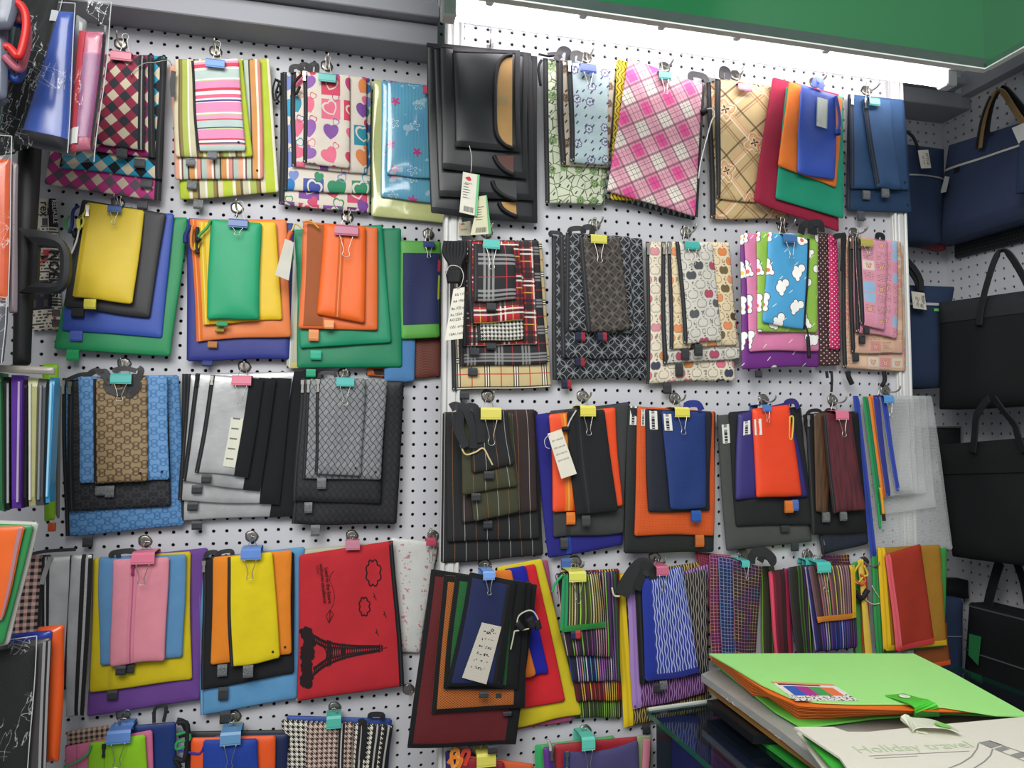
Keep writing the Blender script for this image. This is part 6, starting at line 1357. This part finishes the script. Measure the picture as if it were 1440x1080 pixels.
FG = plain('a4ea88', rough=0.45, spec=0.4, bump=0, vary=0.02); FG2 = plain('74d858', rough=0.45, bump=0, vary=0.02); ORG_SHADE = plain('e06c20', rough=0.6, bump=0, vary=0.03); ORG = plain('ff9c4c', rough=0.6, bump=0, vary=0.03)
z = ZC+0.001
slab('flat_folder', [(1044, 1020), (1330, 1020), (1420, 1060), (1420, 1200), (1170, 1112)], z+0.008, 0.008, plain('3cae46', rough=0.4, bump=0), 'bright green flat folder, lowest on the glass counter', 'folder')
slab('flat_folder', [(994, 984), (1012, 983), (1310, 985), (1340, 1034), (1059, 1034)], z+0.024, 0.014, plain('16191c', rough=0.35, bump=0), 'black folder with rounded end lying under the kraft one', 'folder')
slab('flat_folder', [(996, 962), (1290, 962), (1420, 1020), (1420, 1200), (1180, 1095), (1088, 1030)], z+0.040, 0.013, plain('a0763c', rough=0.7), 'kraft brown folder between the black one and the paper bag', 'folder')
r = slab('paper_packet', [(986, 948), (1000, 942), (1275, 944), (1420, 1010), (1420, 1200), (1170, 1085), (1098, 1028)], z+0.056, 0.013, plain('a2a49e', rough=0.4, bump=0), 'packet of white papers in crinkled clear plastic', 'packet', part='papers')
V_, F_, n1, n2 = [], [], 40, 8; RR = random.Random(3)
e0, e1 = PZ(980, 945, z+0.0555), PZ(1168, 1080, z+0.0555)
for i in range(n1+1):
    for j in range(n2+1):
        p = e0*(1-i/n1)+e1*(i/n1) + np.array([0.03, 0.008, 0])*(j/n2)*1.0; p = p+np.array([0, 0, -0.009*(1-j/n2)-0.001+0.003*math.sin(i*1.7+j*2.2)*math.sin(i*0.9)]); V_.append(p + RR.uniform(-1, 1)*np.array([0.001, 0.001, 0.0015]))
for i in range(n1):
    for j in range(n2): a = i*(n2+1)+j; F_.append((a, a+1, a+n2+2, a+n2+1))
mesh('plastic_wrap', V_, F_, CLEAR, r, smooth=True)
zt = z+0.104
exf = slab('expanding_file', [(1002, 930), (1290, 930), (1440, 1004), (1600, 1060), (1540, 1030), (1440, 1007), (1335, 1003), (1230, 1009), (1128, 1022), (1090, 1000)], z+0.064, 0.003, FG2, 'lime green expanding file with orange pages, closed by a strap', 'expanding file', part='lower_cover')
for k in range(9):
    t = k/8
    slab('', [(998+2*t, 921+7*t), (1284, 921+8*t), (1436, 1001+2*t), (1330, 1000+2*t), (1235, 997+8*t), (1150, 994+17*t), (1122, 992+18*t), (1080, 974+6*t), (1058, 960+17*t), (1026, 938+10*t)], zt-0.004-0.0345*t, 0.0012, ORG if k % 2 else ORG_SHADE, '', '', par=exf, part='page')  # every other page darker, painting in the shade between sheets
cov = [(997, 919), (1140, 918.5), (1285, 919), (1340, 946), (1441, 1002), (1441, 1006), (1400, 1005), (1330, 994), (1270, 989), (1200, 989), (1150, 987), (1110, 980), (1070, 962), (1030, 938)]
slab('', cov, zt, 0.0022, FG, '', '', par=exf, part='upper_cover')
q = [PZ(x, y, zt+0.0006) for x, y in ((1083.5, 958), (1171, 962), (1208, 985.5), (1119, 985.5))]
def stick(u, v):
    c = mix(gt(v, 0.62), 'e9e6dc', mix(gt(noise(u*9.0, v*5.0, 3.0), 0.55), 'e9e6dc', '55555a'))
    c = mix(lt(ab(v-0.5), 0.25)*lt(ab(u-0.5), 0.4), c, pal(fr((u-0.1)*1.25), ['3a62b8', 'b03a8c', '4aa05a', 'e87a4a']))
    c = mix(lt(v, 0.12), c, 'e0a070'); return mix(lt(ab(v-0.16), 0.04)*lt(ab(u-0.4), 0.34), c, '5a3030')
mesh('sticker', q, [(0, 3, 2, 1)], mat('file_sticker', stick, rough=0.4, bump=0, vary=0), exf, [(0, 0), (1, 0), (1, 1), (0, 1)])
ptsS = [PZ(1258, 977, zt+0.001), PZ(1278, 983, zt+0.004), PZ(1296, 990, zt+0.003), PZ(1302, 999, zt-0.006), PZ(1303, 1007, z+0.075), PZ(1303, 1007, z+0.062)]
v, f = ribbon(ptsS, 0.036, 0.0016, side=(1, -0.15, 0)); mesh('strap', v, f, plain('4fc63c', rough=0.35, bump=0), exf)
c0 = PZ(1272, 979, zt+0.0062); mesh('snap', [c0+np.array([0.008*math.cos(k*0.52), 0.008*math.sin(k*0.52), 0]) for k in range(12)], [tuple(range(12))], plain('d9e6d2', bump=0), exf)
zw = z+0.112
wf = slab('document_file', [(1117, 1022), (1172, 1022), (1192, 1029), (1222, 1029), (1330, 1018), (1440, 1008), (1600, 1000), (1800, 1400), (1240, 1150), (1180, 1064)], zw, 0.003, plain('dcdacb', rough=0.5, bump=0, vary=0.02), 'white document file printed Holiday travel, nearest on the counter', 'document file', part='upper_cover')
slab('', [(1128, 1032), (1600, 1030), (1600, 1300), (1240, 1150), (1165, 1075)], zw-0.012, 0.002, plain('3fae3c', rough=0.5, bump=0), '', '', par=wf, part='page')
slab('', [(1120, 1030), (1600, 1030), (1600, 1300), (1240, 1165), (1160, 1085)], zw-0.022, 0.002, plain('cfd0be', rough=0.5, bump=0), '', '', par=wf, part='lower_cover')
o0, o1 = PZ(1208, 1059, zw+0.0006), PZ(1324, 1053, zw+0.0006); rr = (o1-o0); Lw = np.linalg.norm(rr); rr /= Lw; uu = np.cross([0, 0, 1.0], rr)
textmesh('printed_words', 'Holiday travel', o0, rr, uu, 0.0285, plain('bccfa8', bump=0), wf, squash=1.0)
GR = plain('8e8e88', bump=0)
def lineZ(P, w, nm='printed_line', mt=GR):
    Q = [PZ(x, y, zw+0.0006) for x, y in P]; V_, F_ = [], []
    for i, p in enumerate(Q):
        d = Q[min(i+1, len(Q)-1)]-Q[max(i-1, 0)]; d /= np.linalg.norm(d); s_ = np.cross([0, 0, 1.0], d)*w/2; V_ += [p-s_, p+s_]
    for i in range(len(Q)-1): F_.append((2*i, 2*i+2, 2*i+3, 2*i+1))
    mesh(nm, V_, F_, mt, wf)
lineZ([(1222, 1063), (1363, 1056)], 0.0012); lineZ([(1230, 1066), (1290, 1063)], 0.002, mt=plain('b4b4aa', bump=0))
lineZ([(1376, 1045), (1374, 1053), (1366, 1064), (1352, 1073), (1325, 1084)], 0.0016); lineZ([(1396, 1053), (1393, 1062), (1384, 1071), (1365, 1083)], 0.0016)
for P in ([(1376, 1044), (1392, 1041), (1410, 1047), (1394, 1052)], [(1398, 1053), (1410, 1049), (1420, 1053), (1407, 1057)], [(1421, 1061), (1438, 1057), (1450, 1062), (1433, 1066)]):
    mesh('printed_block', [PZ(x, y, zw+0.0006) for x, y in P], [(0, 3, 2, 1)], GR, wf)
lineZ([(1392, 1042), (1450, 1062)], 0.0016); lineZ([(1408, 1057), (1450, 1074)], 0.0016)
v, f = ribbon([PZ(1300, 1026, zw+0.001), PZ(1280, 1022, zw+0.003), PZ(1284, 1016.5, zw+0.010), PZ(1318, 1018, zw+0.011), PZ(1345, 1027, zw+0.004)], 0.03, 0.0014, side=(0.1, 1, 0)); mesh('strap', v, f, plain('d2d8c2', rough=0.4, bump=0), wf)
c0 = PZ(1326, 1019.5, zw+0.0135); mesh('snap', [c0+np.array([0.010*math.cos(k*0.52), 0.010*math.sin(k*0.52), -0.0012*math.cos(k*0.52)]) for k in range(12)], [tuple(range(12))], plain('7fce5c', bump=0), wf)
# ================================================================== the room
def struct(o): o['kind'] = 'structure'; return o
def pegpanel(name, ua, ub, za, zb, u0, z0, put_, mt, pitch=0.025, r=0.0035):
    """perforated board: real round holes on a 25 mm grid"""
    i0, i1 = int(math.ceil((ua-u0)/pitch-0.5)), int(math.floor((ub-u0)/pitch-0.5)); j0, j1 = int(math.ceil((za-z0)/pitch+0.5)), int(math.floor((zb-z0)/pitch-0.5))
    n = 12; V_, F_ = [], []
    for j in range(j0, j1+1):
        for i in range(i0, i1+1):
            cx, cz = u0+i*pitch, z0+j*pitch; o = len(V_); h = pitch/2
            for k in range(n):
                a = 2*math.pi*(k+0.5)/n; V_.append((cx+r*math.cos(a), cz+r*math.sin(a), 0.0))
            for k in range(n):
                a = 2*math.pi*(k+0.5)/n; V_.append((cx+r*math.cos(a), cz+r*math.sin(a), 0.004))
            for k in range(n):
                a = 2*math.pi*(k+0.5)/n; s_ = h/max(abs(math.cos(a)), abs(math.sin(a))); V_.append((cx+s_*math.cos(a), cz+s_*math.sin(a), 0.0))
            for sx, sz in ((1, 1), (-1, 1), (-1, -1), (1, -1)): V_.append((cx+sx*h, cz+sz*h, 0.0))
            for k in range(n):
                k2 = (k+1) % n
                F_.append((o+k, o+2*n+k, o+2*n+k2, o+k2)); F_.append((o+n+k, o+k, o+k2, o+n+k2))
            for q, k in enumerate((1, 4, 7, 10)): F_.append((o+2*n+k, o+3*n+q, o+2*n+(k+1) % n))
    ea, eb, ec, ed = u0+(i0-0.5)*pitch, u0+(i1+0.5)*pitch, z0+(j0-0.5)*pitch, z0+(j1+0.5)*pitch
    for x0, x1, y0, y1 in ((ua, ea, za, zb), (eb, ub, za, zb), (ea, eb, za, ec), (ea, eb, ed, zb)):
        o = len(V_); V_ += [(x0, y0, 0), (x1, y0, 0), (x1, y1, 0), (x0, y1, 0)]; F_.append((o, o+1, o+2, o+3))
    W_ = np.array([put_(*p) for p in V_])
    return struct(mesh(name, W_, F_, mt, loc=(0, 0, 0)))
WALL = mat('pegboard_paint', lambda u, v: mix(noise(u, v, 3.0)*0.12, 'bfc0c5', 'abacb0'), rough=0.55, spec=0.3, bump=0, vary=0)
DARKB = mat('dark_backing', lambda u, v: hx('060606'), rough=0.9, bump=0, vary=0)
GREYW = mat('grey_paint', lambda u, v: hx('909198'), rough=0.5, bump=0, vary=0)
XL, XA, XB = -1.5, -0.236, 0.826
ZT = ZS+0.92
pegpanel('wall_back', XL, XA+0.10, ZS-0.95, ZT, OXL, OZL, lambda a, b, d: (a, YL+d, b), WALL)
ph = PY(1290.8, 172.9, YL)
pegpanel('wall_back_right', XB-0.06, XW, ZS-0.95, ZT, ph[0], ph[2], lambda a, b, d: (a, YL+d, b), WALL)
pegpanel('wall_unit', XA+0.034, XB-0.034, ZS-0.95, ZS+0.80, 0.0, ZS, lambda a, b, d: (a, d, b), WALL)
hs = PX(1343.1, 167.6, XW)
o = pegpanel('wall_right', -0.75, YL, ZS-0.95, ZT, hs[1], hs[2], lambda a, b, d: (XW+d, a, b), WALL)
XS = -1.10
pegpanel('wall_left', -0.55, YL, ZS-0.95, ZT, YL-0.012, OZL, lambda a, b, d: (XS-d, a, b), WALL)
for nm, bx in (('wall_left_core', box(XS-0.03, XS-0.005, -0.55, YL+0.005, 0, ZT)), ('wall_back_core', box(XL, XW+0.05, YL+0.005, YL+0.03, 0, ZT)), ('wall_right_core', box(XW+0.005, XW+0.03, -0.75, YL+0.005, 0, ZT)), ('wall_unit_core', box(XA+0.004, XB-0.004, 0.005, 0.012, 0, ZS+0.80))):
    struct(mesh(nm, bx[0], bx[1], DARKB))
for nm, bx in (('baseboard_left', box(XS-0.004, XS+0.004, -0.55, YL, 0, ZS-0.95)), ('baseboard_back', box(XL, XA, YL-0.006, YL+0.004, 0, ZS-0.95)), ('baseboard_unit', box(XA+0.03, XB-0.03, -0.004, 0.004, 0, ZS-0.95)), ('baseboard_right', box(XW-0.004, XW+0.004, -0.75, YL, 0, ZS-0.95))):
    struct(mesh(nm, bx[0], bx[1], WALL))
POSTM = mat('post_paint', lambda u, v: hx('c9cac8'), rough=0.35, spec=0.5, bump=0, vary=0)
for k, (x0, x1) in enumerate(((XA, XA+0.036), (XB-0.036, XB))):
    parts = [bevbox(x0, x1, -0.010, 0.014, 0, ZS+0.80, 0.0015), bevbox(x0+0.001, x0+0.008, -0.016, -0.008, 0, ZS+0.80, 0.002), bevbox(x1-0.008, x1-0.001, -0.016, -0.008, 0, ZS+0.80, 0.002), bevbox(x0+0.013, x0+0.026, -0.0135, -0.008, 0, ZS+0.80, 0.002)]
    v, f = join(*parts); struct(mesh('trim_%d' % (k+1), v, f, POSTM))
v, f = join(bevbox(XL, XA, YL-0.08, YL-0.001, ZS+0.738, ZS+0.785, 0.002), bevbox(XL, XA, YL-0.105, YL-0.001, ZS+0.788, ZS+0.82, 0.002), bevbox(XL, XA, YL-0.07, YL-0.001, ZS+0.823, ZS+0.92, 0.002)); struct(mesh('trim_3', v, f, GREYW))
zb0 = PY(1316, 147, 0.10)[2]; zb1 = PY(1316, 126, 0.10)[2]
v, f = join(bevbox(XB, XW, 0.10, YL-0.001, zb0, zb1, 0.002), bevbox(XB, XW-0.05, 0.06, YL-0.001, zb1+0.002, zb1+0.018, 0.002)); struct(mesh('trim_4', v, f, GREYW))
v, f = box(XW-0.03, XW-0.001, -0.75, 0.10, zb0+0.03, zb0+0.12); struct(mesh('trim_5', v, f, GREYW))
v, f = box(-3.2, 2.2, -4.2, 0.6, -0.04, 0.0)
struct(mesh('floor', v, f, mat('floor_tiles', lambda u, v: mix(mx(lt(fr(u/0.6), 0.008), lt(fr(v/0.6), 0.008)), mix(noise(u, v, 4.0)*0.3, '8d8b86', '75736e'), '4a4946'), rough=0.35, bump=0, vary=0)))
# lamp under the fascia
a, b = PY(655, 26, -0.10), PY(1325, 110, -0.10); zl = (a[2]+b[2])/2
lamp = empty('fluorescent_lamp', ((a[0]+b[0])/2, -0.10, zl), 'bare white fluorescent tube lamp shining on the middle unit', 'lamp')
n0 = a[0]-0.02
v, f = tube([(n0, -0.10, zl), (b[0], -0.10, zl)], 0.0125, 12); mesh('tube', v, f, mat('tube_light', lambda u, v: hx('ffffff'), bump=0, vary=0, emit=('fff8fa', 17.0)), lamp, smooth=True)
LW = plain('dcdcde', rough=0.4, bump=0)
v, f = bevbox(n0-0.03, b[0]+0.045, -0.122, -0.078, zl+0.019, zl+0.034, 0.003); mesh('housing', v, f, LW, lamp)
for x in (n0-0.012, b[0]+0.012): v, f = bevbox(x-0.014, x+0.014, -0.116, -0.084, zl-0.014, zl+0.020, 0.003); mesh('socket', v, f, LW, lamp)
zz = PY(800, 47, -0.01)[2]; v, f = bevbox(XA+0.04, XB-0.04, -0.010, -0.0005, zz-0.005, zz+0.005, 0.001); struct(mesh('trim_6', v, f, LW))
# green fascia above
YF = -0.30; ZF = PY(1000, 45, YF)[2]; XF = PY(1385, 105, YF)[0]
fas = empty('green_fascia', (0, YF, ZF), 'glossy green shop fascia with a mitred inner corner overhead', 'fascia')
FAS = mat('green_acrylic', lambda u, v: mix(noise(u, v, 2.0)*0.4, '0f5a32', '187442'), rough=0.15, spec=0.4, bump=0, vary=0, coat=0.3)
v, f = box(-0.45, XF, YF-0.006, YF, ZF+0.004, ZF+0.75); mesh('front_panel', v, f, FAS, fas)
v, f = box(XF-0.006, XF, -1.35, YF-0.006, ZF+0.004, ZF+0.75); mesh('side_panel', v, f, FAS, fas)
v, f = join(bevbox(-0.45, XF-0.004, YF-0.010, YF-0.0062, ZF, ZF+0.020, 0.0008)); mesh('lower_band', v, f, plain('3c4a46', rough=0.25, bump=0), fas)
v, f = join(bevbox(XF-0.010, XF-0.0062, -1.35, YF-0.012, ZF, ZF+0.012, 0.0008)); mesh('lower_band', v, f, plain('2f5a44', rough=0.25, bump=0), fas)
EDGE = plain('d4d8d4', rough=0.3, bump=0)
v, f = box(-0.45, XF-0.002, YF-0.012, YF+0.001, ZF-0.0025, ZF, ); mesh('edge_strip', v, f, EDGE, fas)
v, f = box(XF-0.012, XF+0.001, -1.35, YF-0.012, ZF-0.0025, ZF); mesh('edge_strip', v, f, EDGE, fas)
for x, y in ((688, 15), (819, 33), (929, 49), (1035, 63), (1160, 84)):
    c = PY(x, y, YF+0.01); v, f = bevbox(c[0]-0.006, c[0]+0.006, YF+0.002, YF+0.012, ZF-0.004, ZF+0.02, 0.002); mesh('glass_clip', v, f, LW, fas)
# ------------------------------------------------------------------ light
def area(name, loc, tgt, sx, sy, e, col=(1, 1, 1)):
    l = bpy.data.lights.new(name, 'AREA'); l.shape = 'RECTANGLE'; l.size = sx; l.size_y = sy; l.energy = e; l.color = col
    o = bpy.data.objects.new(name, l); COL.objects.link(o); o.location = loc
    d = Vector(tgt)-Vector(loc); o.rotation_euler = d.to_track_quat('-Z', 'Y').to_euler(); return o
area('hall_light', (-0.9, -2.1, ZS+1.5), (-0.2, 0.1, ZS-0.1), 2.2, 1.2, 76, (1.0, 0.985, 0.96))
area('left_fill', (-1.6, -2.2, ZS+0.9), (-0.5, 0.1, ZS-0.2), 1.2, 1.2, 18, (1.0, 0.98, 0.95))  # unseen fill lamp added to brighten the left part of the wall
w = bpy.data.worlds.new('world'); sc.world = w; w.use_nodes = True; NT = w.node_tree
bg = NT.nodes['Background']; bg.inputs[0].default_value = (0.86, 0.90, 0.95, 1); bg.inputs[1].default_value = 0.42
for k in ('max_bounces', ):
    sc.cycles.max_bounces = 6
sc.cycles.transparent_max_bounces = 24
